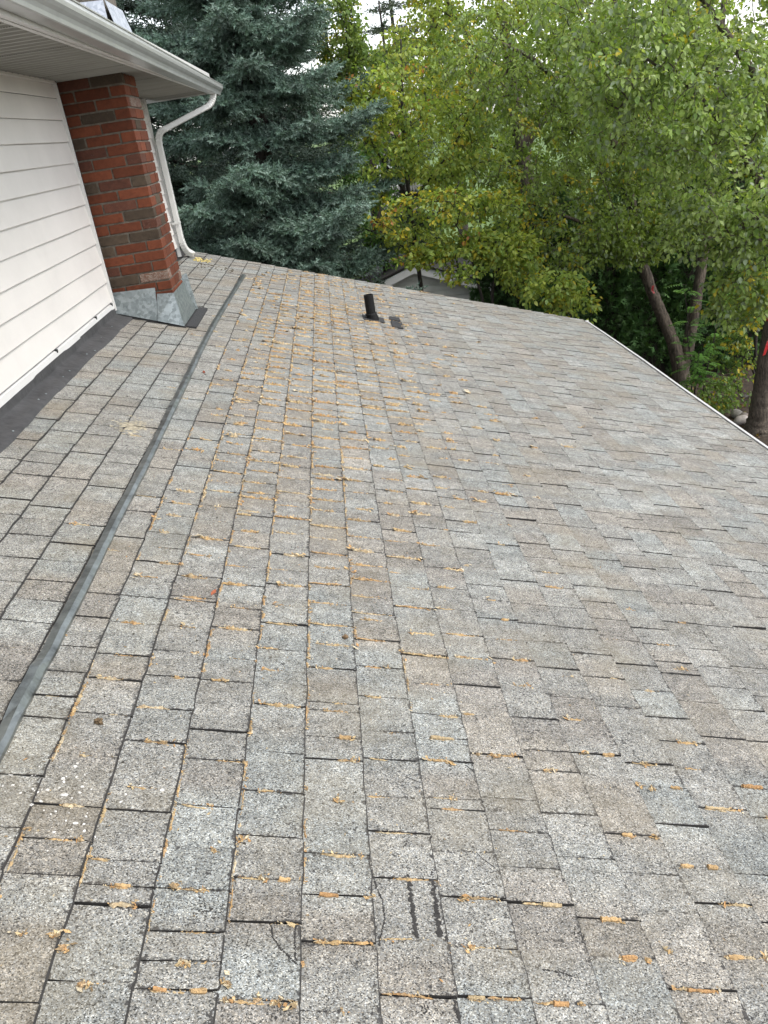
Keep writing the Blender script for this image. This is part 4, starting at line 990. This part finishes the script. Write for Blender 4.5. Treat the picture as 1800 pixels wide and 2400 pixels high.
# nearest poplar, big trunk with the ribbon
leafy_tree('poplar_tree', 'nearest leafy poplar with thick ridged trunk and red ribbon', 'tree', (5.9, 12.4, 0),
  [([(5.98, 12.4, -.05), (5.97, 12.4, .18), (5.99, 12.38, .6), (6.05, 12.3, 1.5), (6.12, 12.2, 3.0), (6.0, 12.1, 4.5), (5.8, 12.0, 6.2), (5.7, 11.9, 7.6)], [.30, .20, .165, .15, .135, .11, .08, .04]),
   ([(6.02, 12.2, 3.2), (5.2, 11.5, 4.1), (4.4, 11.0, 4.9), (3.7, 10.6, 5.3)], [.06, .05, .035, .015]),
   ([(6.0, 12.1, 4.4), (5.0, 11.8, 5.6), (4.2, 11.3, 6.4)], [.06, .045, .015]),
   ([(6.03, 12.2, 2.6), (5.4, 11.0, 3.3), (5.0, 10.3, 3.6)], [.045, .03, .012]),
   ([(5.98, 12.3, 2.1), (5.75, 12.1, 2.2), (5.7, 12.05, 2.2)], [.05, .045, .04])],
  [((5.0, 10.9, 4.0), (1.15, 1.3, .95), 3), ((4.2, 11.0, 4.9), (1.3, 1.2, .9), 3), ((5.4, 11.4, 5.4), (1.3, 1.3, 1.1), 3), ((3.9, 11.4, 6.2), (1.4, 1.3, .8), 2), ((5.8, 11.6, 7.0), (1.2, 1.2, .8), 1), ((4.95, 11.0, 2.4), (.42, .5, .42), 1.0), ((5.2, 10.7, 3.05), (.8, .9, .55), 1.8), ((4.6, 11.0, 3.3), (.7, .8, .4), 1.0), ((3.6, 10.7, 5.3), (.9, .8, .5), 1.2)],
  1500, 21, nleaf=19, gap=.45, twl=.42, size=(.048, .088), yellow=.035, near=150, pale=.16)
# twin-stem poplar behind it
leafy_tree('poplar_tree', 'twin trunk poplar standing behind the far corner of the roof eave', 'tree', (5.55, 14.5, 0),
  [([(5.55, 14.5, -.05), (5.53, 14.5, .5), (5.40, 14.5, 1.0), (5.05, 14.5, 1.9), (4.85, 14.5, 2.6), (4.75, 14.5, 3.4), (4.6, 14.4, 5.0), (4.5, 14.3, 7.0)], [.19, .14, .105, .088, .082, .075, .05, .025]),
   ([(5.55, 14.52, .45), (5.68, 14.5, .95), (5.85, 14.5, 1.9), (6.0, 14.55, 2.8), (6.15, 14.6, 4.5), (6.3, 14.5, 7.0)], [.12, .10, .085, .08, .06, .025]),
   ([(4.86, 14.5, 2.5), (4.3, 14.0, 2.9), (3.7, 13.6, 3.3), (3.1, 13.3, 3.6)], [.05, .04, .03, .012]),
   ([(4.7, 14.4, 4.0), (3.8, 13.9, 5.0), (3.1, 13.5, 5.6), (2.5, 13.2, 5.9)], [.06, .045, .03, .012])],
  [((3.3, 13.2, 3.0), (1.2, .7, .32), 1.6), ((4.5, 13.5, 2.95), (.9, .6, .4), 1.6), ((4.6, 13.7, 3.35), (1.0, .6, .55), 2.0), ((5.9, 13.8, 3.6), (.8, .6, .6), 1.5), ((3.7, 13.6, 3.6), (1.3, 1.2, .75), 3), ((3.0, 13.4, 4.5), (1.2, 1.2, .9), 3), ((4.4, 13.7, 4.9), (1.4, 1.2, 1.0), 3), ((3.2, 13.5, 5.7), (1.4, 1.2, .8), 2.5), ((5.4, 14.0, 4.6), (1.4, 1.2, 1.2), 2), ((4.6, 13.9, 6.5), (1.9, 1.3, .9), 2.5), ((2.3, 13.2, 5.5), (.8, .9, .8), 1)],
  1750, 22, nleaf=19, gap=.40, twl=.42, size=(.046, .078), yellow=.06, pal=MID, near=60, pale=.12)
# tall yellowing one at the back
leafy_tree('aspen_tree', 'tall aspen with olive and yellow leaves behind the poplars', 'tree', (3.9, 18.2, 0),
  [([(3.9, 18.2, -.05), (3.95, 18.2, 2), (3.9, 18.2, 4), (3.7, 18.1, 6), (3.4, 18.0, 9)], [.2, .17, .14, .1, .03]),
   ([(3.8, 18.1, 4.6), (3.0, 17.6, 6.0), (2.4, 17.3, 7.2)], [.07, .05, .015]), ([(3.85, 18.1, 4.2), (5.0, 17.7, 5.6), (5.8, 17.5, 6.8)], [.07, .05, .015])],
  [((2.6, 17.5, 6.0), (1.5, 1.2, 1.1), 3), ((3.6, 17.6, 7.2), (1.9, 1.3, 1.0), 3), ((5.4, 17.6, 6.6), (1.8, 1.3, 1.2), 3), ((4.0, 17.7, 5.2), (2.0, 1.2, 1.0), 2.5), ((2.2, 17.5, 4.6), (1.0, 1.0, .9), 1.5), ((7.4, 17.8, 6.4), (1.3, 1.2, 1.5), 1.6)],
  1250, 23, nleaf=17, twl=.4, size=(.052, .084), yellow=.09, pal=YG, gap=.12, mat=M_leaf2)
# slim tree with yellow and orange leaves at the middle
leafy_tree('cherry_tree', 'slim tree with yellow orange leaves right of the spruce', 'tree', (1.25, 14.0, 0),
  [([(1.25, 14.0, -.05), (1.22, 14.0, 2.0), (1.20, 14.0, 4.2), (1.22, 13.9, 4.9), (1.35, 13.8, 6.1)], [.038, .034, .03, .024, .01]), ([(1.2, 14, 4.0), (.8, 13.8, 4.7), (.55, 13.6, 5.4)], [.022, .016, .006]), ([(1.2, 14, 3.9), (1.9, 13.7, 4.6), (2.3, 13.5, 5.2)], [.022, .016, .006])],
  [((.75, 13.6, 5.25), (.42, .5, .55), 2), ((1.5, 13.6, 5.5), (.7, .6, .5), 2.2), ((1.7, 13.5, 4.7), (.75, .6, .6), 2.5), ((.95, 13.6, 4.55), (.5, .5, .22), .8), ((2.1, 13.4, 4.1), (.7, .6, .5), 1.5), ((1.2, 13.7, 3.55), (.55, .5, .35), 1.2), ((.62, 13.6, 4.2), (.22, .3, .3), .4)],
  560, 24, nleaf=12, size=(.05, .085), yellow=.06, orange=.015, pal=YG, mat=M_leaf2, bark=M_bark2, twl=.3, r_tip=.0025)
# low yellow-green bush over the shed
leafy_tree('dogwood_bush', 'low yellow green bush overhanging the shed gable', 'bush', (1.95, 12.4, 0),
  [([(1.95, 12.4, -.05), (1.93, 12.4, 1.5), (1.92, 12.4, 2.6), (1.80, 12.3, 3.2)], [.03, .026, .022, .012]), ([(2.0, 12.42, -.05), (2.02, 12.4, 1.6), (2.05, 12.4, 2.7), (2.2, 12.2, 3.3)], [.03, .026, .02, .01])],
  [((1.15, 12.4, 3.34), (.42, .4, .13), 1.2), ((1.65, 12.4, 3.42), (.6, .4, .16), 1.5), ((2.25, 12.3, 3.3), (.5, .4, .2), 1.2), ((1.25, 12.3, 3.86), (.75, .5, .34), 2.6), ((2.0, 12.2, 3.72), (.62, .5, .36), 2.2), ((1.68, 12.2, 3.08), (.40, .3, .10), .28), ((2.45, 12.2, 2.95), (.3, .4, .3), .7)],
  520, 25, nleaf=12, size=(.05, .08), yellow=.12, orange=.01, pal=YG, mat=M_leaf2, bark=M_bark2, twl=.28, droop=.5, r_tip=.0025, trunk_name='stems')
leafy_tree('young_maple', 'small bright green bush at the eave corner before the cedars', 'bush', (3.05, 11.6, 0),
  [([(3.05, 11.6, -.05), (3.03, 11.6, 1.2), (2.95, 11.6, 2.4)], [.025, .02, .01])], [((2.75, 11.5, 2.75), (.42, .4, .3), 2), ((2.95, 11.5, 2.5), (.35, .35, .25), 1)],
  110, 26, nleaf=11, size=(.055, .085), yellow=.1, pal=YG, mat=M_leaf2, bark=M_bark2, twl=.24, r_tip=.002, trunk_name='stems')
# undergrowth by the ribboned trunk
leafy_tree('understory_bush', 'small leaved bush between the two poplar trunks', 'bush', (6.6, 13.9, 0),
  [([(6.6, 13.9, -.05), (6.5, 13.8, 1.0), (6.55, 13.7, 2.0)], [.03, .025, .012]), ([(6.7, 13.9, -.05), (6.3, 13.6, .8), (6.0, 13.4, 1.5)], [.02, .016, .008])],
  [((5.3, 12.9, .5), (.5, .4, .35), 1.2), ((6.4, 13.2, .6), (.6, .4, .4), 1.4), ((6.25, 13.4, 1.75), (.55, .5, .4), 2), ((5.95, 13.5, .95), (.4, .4, .4), 1), ((6.5, 13.6, 2.3), (.5, .5, .4), 1.5), ((5.75, 13.2, .35), (.5, .4, .22), .9)],
  360, 27, nleaf=10, size=(.045, .075), yellow=.12, pal=np.array([(.10, .16, .04), (.075, .13, .035), (.13, .18, .045)]), mat=M_leaf2, bark=M_bark2, twl=.24, r_tip=.002, trunk_name='stems')
# rowan sapling with feathered leaves
root = empty('rowan_sapling', (5.25, 13.2, 0), 'bright green feather leaved sapling in front of the twin trunk', 'sapling')
r = np.random.default_rng(31); mb = MB(); fP, fD, fN, fs, ft = [], [], [], [], []
stems = [((5.25, 13.2, 0), (5.1, 13.1, 2.2)), ((5.3, 13.2, 0), (5.65, 13.0, 2.3)), ((5.25, 13.2, .4), (5.2, 12.9, 1.2))]
for a_, b_ in stems:
    a_ = np.array(a_); b_ = np.array(b_); t = np.linspace(0, 1, 6)[:, None]; mb.tube(a_ + (b_ - a_) * t + r.normal(0, .02, (6, 3)), np.linspace(.014, .005, 6), 5)
    for q in range(28):
        f = r.uniform(.35, 1.05); P0 = a_ + (b_ - a_) * f; az = r.uniform(0, 6.3); d = nrm(np.array([math.cos(az), math.sin(az) - .25, r.uniform(-.05, .55)])); L_ = r.uniform(.22, .36); sdv = nrm(np.cross(d, (0, 0, 1.0)))
        tt = np.linspace(0, 1, 5)[:, None]; mb.tube(P0 + d * L_ * tt + np.array([0, 0, -.12]) * tt ** 2 * L_ * 2, np.linspace(.0035, .0015, 5), 3)
        c = 1.9 * np.array([(.07, .15, .03), (.09, .18, .04), (.06, .125, .03)])[r.integers(3)]
        for w in range(7):
            g_ = .25 + .75 * w / 6.5
            for sg in (-1, 1): fP.append(P0 + d * L_ * g_ + np.array([0, 0, -.24]) * g_ ** 2 * L_); fD.append(nrm(sdv * sg + d * .45 + np.array([0, 0, -.2]))); fN.append(np.array([0, 0, 1.0]) + r.normal(0, .2, 3)); fs.append(.075 * (1 - .35 * abs(g_ - .6))); ft.append(c * r.uniform(.85, 1.15))
mb.build('stems', M_bark2, root); V, F, T = leaf_arrays(np.array(fP), np.array(fD), np.array(fN), np.array(fs), np.array(ft), .55); np_mesh('foliage', V, F, T, M_leaf, root)

# ------------------------------------------------------------------ cedar hedge behind
CED = np.array([(.05, .115, .034), (.065, .14, .042), (.085, .165, .052), (.055, .10, .036)])
FR_V = np.array([(0, 0, 0), (.45, -.10, .02), (1, 0, 0), (.45, .10, .02), (.25, -.05, 0), (.62, -.42, -.05), (.42, .02, 0), (.25, .05, 0), (.62, .42, -.05), (.5, -.02, 0), (.88, -.26, -.03), (.88, .26, -.03), (.68, 0, 0)])
FR_F = np.array([(0, 1, 2), (0, 2, 3), (4, 5, 6), (7, 6, 8), (9, 10, 12), (9, 12, 11)])
CEDARS = [(2.95, 15.6, 3.2, .75), (3.75, 15.9, 3.6, .8), (4.55, 16.0, 3.4, .8), (5.4, 16.2, 3.8, .85), (6.3, 16.2, 3.6, .85), (7.2, 16.3, 3.9, .9), (8.2, 16.3, 3.7, .9), (9.2, 16.3, 3.9, .95)]
for i, (cx, cy_, h, rad) in enumerate(CEDARS):
    r = np.random.default_rng(300 + i); root = empty('cedar_tree', (cx, cy_, 0), ['dark green cedar at the left end of the clipped row', 'second dark green cedar from the left end of the row', 'dark green cedar third from the left end of the row', 'dark cedar directly left of the twin poplar trunk', 'dark cedar directly behind the twin poplar trunk', 'dark cedar seen between the two poplar trunks', 'dark cedar seen behind the ribboned poplar trunk', 'dark cedar at the right end of the row'][i], 'cedar tree', 'cedars in the dark row behind the poplars')
    mb = MB(); mb.tube([(cx, cy_, 0), (cx, cy_, h * .9)], [.07, .02], 6); mb.build('trunk', M_bark2, root)
    n = 4200; z = h * r.random(n) ** .8; prof = rad * np.sqrt(np.clip(1 - (z / h) ** 2.6, .02, 1)); az = r.uniform(math.pi * .95, math.pi * 2.05, n); lump = 1 + .16 * np.sin(az * 7 + z * 3) * np.sin(z * 4.3 + i) + .10 * np.sin(az * 13 - z * 7)
    rr = prof * lump * r.uniform(.72, 1.03, n); P = np.stack([cx + rr * np.cos(az), cy_ + rr * np.sin(az), z], 1)
    rd = np.stack([np.cos(az), np.sin(az), np.zeros(n)], 1); D = nrm(rd * .7 + np.array([0, 0, 1.0]) * r.uniform(-.5, 1.0, (n, 1)) + r.normal(0, .3, (n, 3))); Nn = nrm(np.cross(rd, D) + r.normal(0, .5, (n, 3)))
    V, F, T = leaf_arrays(P, D, Nn, r.uniform(.12, .22, n), CED[r.integers(0, 4, n)] * r.normal(1, .15, (n, 1)), 1.0, FR_V, FR_F)
    np_mesh('crown', V, F, T, M_cedar, root)
    mb = MB(); zz = np.linspace(.05, h * .93, 9); mb.tube([(cx, cy_, q) for q in zz], rad * .62 * np.sqrt(np.clip(1 - (zz / h) ** 2.6, .05, 1)), 9); mb.build('shade_core', M_bark2, root)  # solid dark core added as the shade inside the crown

# ------------------------------------------------------------------ trees far behind
def far_tree(name, label, cat, x, y, h, blobs, n, seed, pal, size=(.10, .16), yellow=.05, gap=.25, bark=None):
    leafy_tree(name, label, cat, (x, y, 0), [([(x, y, -.05), (x + .1, y, h * .4), (x, y, h * .8)], [.2, .15, .04])], blobs, n, seed, nleaf=14, size=size, yellow=yellow, pal=pal, twl=.55, gap=gap, mat=M_leaf2, bark=bark or M_bark2, freq=1.5, r_tip=.005)
BIR = np.array([(.11, .16, .045), (.085, .135, .04), (.14, .18, .05)])
far_tree('birch_tree', 'pale green birch rising behind the right flank of the spruce', 'tree', .95, 21, 9, [((1.2, 21, 5.9), (.75, .8, .8), 3), ((.75, 21, 7.1), (.6, .8, 1.4), 3), ((1.05, 20.8, 4.7), (.95, .8, .8), 2.4), ((.3, 21, 8.3), (.9, 1, .8), 1.5)], 760, 41, BIR, size=(.07, .11), yellow=.08, gap=.1)
conifer('pine_tree', 'dark conifer between the birch and the yellowing tree', 'conifer', (1.85, 23, 0), 7.6, 1.35, (1.5, 7.4), 42, DARKG, nn=7, dz=.42, step=.2, sstep=.10, shoot=(.16, .25), per=6, droop=.15, power=.7)
conifer('pine_tree', 'grey green pine with open crown against the bright sky', 'conifer', (2.75, 30, 0), 10.5, 1.6, (3.5, 11), 43, np.array([(.06, .08, .05), (.075, .095, .06)]), nn=6, dz=.7, step=.32, sstep=.15, shoot=(.2, .32), per=6, droop=-.1, power=.6)
far_tree('elm_tree', 'dense dark green tree behind the cedar row', 'tree', 6.5, 22, 8, [((5.2, 22, 5.2), (2.2, 1.2, 1.2), 3), ((8.0, 22, 5.2), (2.2, 1.2, 1.5), 3), ((6.8, 22, 6.8), (2.4, 1.2, 1.0), 2)], 620, 44, MID, gap=.15)
far_tree('hazel_tree', 'low dense green tree filling the gap between cedars and aspen', 'tree', 4.2, 20.5, 6, [((3.4, 20.5, 3.6), (1.3, .9, .9), 3), ((5.2, 20.5, 4.0), (1.6, .9, 1.0), 3), ((2.9, 20.4, 4.8), (.7, .8, .5), .8)], 420, 47, MID, size=(.08, .13), gap=.05)
far_tree('hazel_tree', 'low dense green tree at the far right behind the cedars', 'tree', 9.0, 20.5, 6, [((7.4, 20.5, 4.0), (1.6, .9, 1.0), 3), ((9.8, 20.5, 4.2), (1.8, .9, 1.2), 3)], 380, 48, MID, size=(.09, .14), gap=.05)
far_tree('ash_tree', 'mid green tree beyond the white house on the left', 'tree', 4.6, 33, 9, [((3.9, 33, 6.4), (1.8, 1.2, 1.4), 2), ((5.6, 33, 6.4), (2.2, 1.2, 1.8), 2), ((7.6, 33, 6.6), (2.2, 1.2, 1.8), 2)], 420, 45, MID, size=(.14, .22), gap=.1)
far_tree('lilac_bush', 'round green bush below the birch beside the spruce', 'bush', .9, 18.2, 3.6, [((.75, 18.2, 4.4), (.6, .6, .5), 2), ((.95, 18.2, 3.4), (.65, .6, .7), 3), ((.7, 18.2, 2.4), (.7, .6, .7), 2)], 170, 46, np.array([(.05, .11, .025), (.075, .14, .035)]), size=(.06, .09), yellow=.04, gap=.1)

# ------------------------------------------------------------------ shed with white gable, far house, fence
gx0 = wp(968, 622, 17.0)
shed = empty('shed', (gx0[0], 17.0, 0), 'pale shed with a white gable just past the roof edge', 'shed')
Rz = np.array([math.cos(-.22), math.sin(-.22), 0]); Fz = np.array([-Rz[1], Rz[0], 0]); ap = np.array([gx0[0], 17.0, gx0[2]])
def sh(a_, b_, c_): return ap + Rz * a_ + Fz * b_ + np.array([0, 0, c_])
sl = .36; mb = MB(); hw = 2.0
pts = [(-hw, -sl * hw), (0, -.02), (hw, -sl * hw), (hw, -2.6), (-hw, -2.6)]
mb.add(np.array([sh(p, .12, q - .03) for p, q in pts] + [sh(p, 3, q - .03) for p, q in pts]), [(0, 1, 2, 3, 4), (9, 8, 7, 6, 5)] + [(i, 5 + i, 5 + (i + 1) % 5, (i + 1) % 5) for i in range(5)]); M_shedt = simple('shed_trim', (.82, .82, .80), .5, .04, 4); M_shed = simple('shed_siding', (.80, .79, .74), .6, .05, 4); swall = mb.build('wall', M_shed, shed, fixn=True)
for i in range(9):
    z = -.20 - i * .115; w = min(hw - .02, (-z - .05) / sl)
    mb = MB(); mb.add(np.array([sh(-w, .117, z), sh(w, .117, z), sh(w, .10, z - .105), sh(-w, .10, z - .105), sh(-w, .119, z - .108), sh(w, .119, z - .108)]), [(0, 1, 2, 3), (3, 2, 5, 4)]); mb.build('siding_plank', M_shed, swall)
for sg in (-1, 1):
    mb = MB(); q = [(0, 0), (sg * (hw + .3), -sl * (hw + .3)), (sg * (hw + .3), -sl * (hw + .3) - .15), (0, -.15)]
    mb.add(np.array([sh(p, 0, w) for p, w in q] + [sh(p, .03, w) for p, w in q]), [(0, 1, 2, 3), (7, 6, 5, 4), (0, 4, 5, 1), (1, 5, 6, 2), (2, 6, 7, 3)]); mb.build('fascia', M_shedt, shed, fixn=True)
    mb = MB(); q = [(0, .02), (sg * (hw + .35), -sl * (hw + .35) + .02)]
    mb.add(np.array([sh(q[0][0], -.02, q[0][1]), sh(q[1][0], -.02, q[1][1]), sh(q[1][0], 3.2, q[1][1]), sh(q[0][0], 3.2, q[0][1]), sh(q[0][0], -.02, q[0][1] + .03), sh(q[1][0], -.02, q[1][1] + .03), sh(q[1][0], 3.2, q[1][1] + .03), sh(q[0][0], 3.2, q[0][1] + .03)]), [(4, 5, 6, 7), (0, 1, 5, 4), (1, 2, 6, 5), (3, 2, 1, 0)]); mb.build('roof', M_asph, shed, fixn=True)
h0 = wp(900, 345, 45); h1 = wp(962, 430, 45)
hs_ = empty('white_house', (3.4, 46, 0), 'far white house glimpsed through a leaf gap beside the spruce', 'house')
mb = MB(); mb.box((h0[0] - .8, 45, 0), (h0[0] + 1.05, 50, h0[2] - .1)); fwall = mb.build('wall', M_trimw, hs_)
mb = MB(); xr_ = h0[0] + 1.3; xl_ = h0[0] - 1.1; zt_ = h0[2] - .1; mb.add([(xl_, 44.6, zt_), (xr_, 44.6, zt_), (xr_, 50.4, zt_), (xl_, 50.4, zt_), (xl_, 47.5, zt_ + 1.5), (xr_, 47.5, zt_ + 1.5)], [(0, 1, 5, 4), (2, 3, 4, 5), (0, 4, 3), (1, 2, 5), (3, 2, 1, 0)]); mb.build('roof', simple('brown_shingle', (.16, .12, .10), .9), hs_)
mb = MB(); mb.box((h0[0] + .35, 44.96, h0[2] - 1.35), (h0[0] + .75, 44.99, h0[2] - .75)); mb.build('window', M_dark, hs_)
mb = MB(); mb.box((h0[0] - .8, 44.93, h0[2] - .42), (h0[0] + .9, 44.99, h0[2] - .30)); mb.build('awning_edge', simple('grey_trim', (.2, .19, .18)), hs_)
fe = empty('picket_fence', (2.1, 28, 0), 'grey picket fence in the gap below the far white house', 'fence')
f0 = wp(905, 440, 28); f1 = wp(905, 492, 28)
for i in range(16):
    x = f0[0] - .25 + i * .075; mb = MB(); mb.box((x, 28, f1[2] - .3), (x + .05, 28.02, f0[2])); mb.build('picket', simple('grey_wood', (.22, .215, .20), .85) if i == 0 else bpy.data.materials['grey_wood'], fe)
for z in (f0[2] - .12, f1[2] + .05):
    mb = MB(); mb.box((f0[0] - .4, 28.022, z), (f0[0] + 1.1, 28.05, z + .06)); mb.build('rail', bpy.data.materials['grey_wood'], fe)
mb = MB(); mb.box((f0[0] - .9, 28.1, 0), (f0[0] + 1.6, 28.5, f1[2] - .3)); tag(mb.build('garden_bank', ground_mat()), 'grass bank under the picket fence', kind='structure')

# ------------------------------------------------------------------ ribbon, stones, leaf litter
def ribbon(name, lab, P, w, parentless=True):
    mb = MB(); P = np.asarray(P, float); n = 12; t = np.linspace(0, 1, n); tt = np.linspace(0, 1, len(P)); Q = np.stack([np.interp(t, tt, P[:, i]) for i in range(3)], 1); tw = np.sin(t * 5) * .5
    a_ = np.stack([np.cos(tw), -np.sin(tw) * .6, .25 * np.sin(t * 7)], 1) * w; mb.add(np.vstack([Q - a_, Q + a_]), [(i, i + 1, n + i + 1, n + i) for i in range(n - 1)]); return mb
tr_x, tr_y = 6.07, 12.28
rb = empty('red_ribbon', (tr_x, tr_y, 1.5), 'red tape tied round the ridged trunk of the nearest poplar', 'ribbon')
th = np.linspace(0, 2 * math.pi, 17); mb = MB(); V = [(tr_x + .163 * math.cos(t), tr_y + .163 * math.sin(t), 1.78 + dz + .03 * math.cos(t)) for dz in (-.03, .03) for t in th]; mb.add(V, [(i, i + 1, 17 + i + 1, 17 + i) for i in range(16)]); mb.build('loop', M_red, rb)
ribbon('tail', '', [(6.02, 12.09, 1.78), (5.94, 12.02, 1.62), (5.84, 12.0, 1.46), (5.78, 11.99, 1.30)], .028).build('tail', M_red, rb)
ribbon('tail', '', [(6.06, 12.08, 1.78), (6.05, 12.02, 1.60), (5.99, 12.0, 1.44), (5.95, 11.99, 1.36)], .024).build('tail', M_red, rb)
mb = ribbon('t', '', [(5.02, 14.34, 2.03), (5.0, 14.32, 1.96), (5.03, 14.31, 1.91)], .02); tag(mb.build('red_tag', M_red), 'small red tape tag on the left stem of the twin trunk', 'ribbon')
r = np.random.default_rng(77)
def stone(x, y, s, c, lab, grp=None):
    mb = MB(); V = ICO_V; F = [tuple(f) for f in ICO_F]; edge = {}; V = [tuple(v) for v in V]
    def mid(a_, b_):
        k = (min(a_, b_), max(a_, b_))
        if k not in edge: edge[k] = len(V); V.append(tuple(nrm(np.array(V[a_]) + np.array(V[b_]))))
        return edge[k]
    F2 = []
    for a_, b_, c_ in F: ab, bc, ca = mid(a_, b_), mid(b_, c_), mid(c_, a_); F2 += [(a_, ab, ca), (ab, b_, bc), (ca, bc, c_), (ab, bc, ca)]
    P = np.array(V); P = P * (1 + .10 * noise3(P, 1.8, int(r.integers(1e6)))[:, None]); az = r.uniform(0, 3); R2 = np.array([[math.cos(az), -math.sin(az), 0], [math.sin(az), math.cos(az), 0], [0, 0, 1]])
    P = (P * np.array([1.25, .9, .62]) * s) @ R2.T + np.array([x, y, s * .42]); mb.add(P, F2, 0, c); tag(mb.build('river_stone', M_stone, smooth=True), lab, 'stone', grp)
GR = 'river stones under the poplar'
for X, Y, s, c, lab in [(1725, 970, .115, (.27, .25, .23), 'pale grey river stone, left one of the bright pair'), (1738, 986, .125, (.30, .27, .25), 'pale pink grey river stone nearest the white eave lip'), (1742, 974, .095, (.16, .135, .12), 'dark river stone right of the pale pair'), (1755, 973, .075, (.21, .14, .10), 'brown river stone against the poplar root'), (1712, 968, .10, (.17, .13, .10), 'brown river stone left of the pale stones')]:
    d = fw + rt * (X - 900) / FPX - up * (Y - 1200) / FPX; P = d * ((.05 - CZ) / d[2]); stone(P[0], P[1], s, c, lab, GR)
for q in range(26):
    x, y = r.uniform(4.8, 7.2), r.uniform(11.2, 14.0)
    if math.hypot(x - 5.9, y - 12.4) < .42 or math.hypot(x - 5.95, y - 13.0) < .45: continue
    stone(x, y, r.uniform(.05, .10), np.array([(.14, .11, .09), (.20, .17, .14), (.10, .09, .08)])[r.integers(3)], 'dark weathered river stone on the shaded soil under the poplars', GR)
n = 1500; P = np.stack([r.uniform(3.6, 9, n), r.uniform(10.5, 17, n), r.uniform(.005, .04, n)], 1); az = r.uniform(0, 6.3, n)
tc = np.array([(.30, .22, .04), (.16, .09, .04), (.08, .05, .03), (.22, .20, .05)])[r.choice(4, n, p=[.14, .3, .4, .16])]
V, F, T = leaf_arrays(P, np.stack([np.cos(az), np.sin(az), r.normal(0, .2, n)], 1), np.array([[0, 0, 1.0]]) + r.normal(0, .35, (n, 3)), r.uniform(.05, .09, n), tc)
tag(np_mesh('leaf_litter', V, F, T, M_leaf), 'fallen yellow and brown leaves on the dark soil', 'leaf litter', kind='stuff')
for (x, y, z, lab) in [(5.25, 12.9, .35, 'large yellow leaf cluster on the soil behind the eave lip'),]:
    mb = MB(); 
    for q in range(5):
        v_, f_, t_ = leaf_arrays(np.array([[x + r.normal(0, .12), y + r.normal(0, .1), z + r.uniform(-.1, .1)]]), nrm(r.normal(size=(1, 3)) * [1, 1, .3]), np.array([[0, -.5, 1.0]]), np.array([r.uniform(.14, .22)]), np.array([[.36, .29, .05]]), .9); mb.add(v_, f_, 0, t_)
    mb.add([(x - .004, y, 0), (x + .004, y, 0), (x, y, z)], [(0, 1, 2)], 0, (.1, .1, .03)); tag(mb.build('yellow_plant', M_leaf), 'low plant with large yellow leaves behind the eave lip', 'plant')
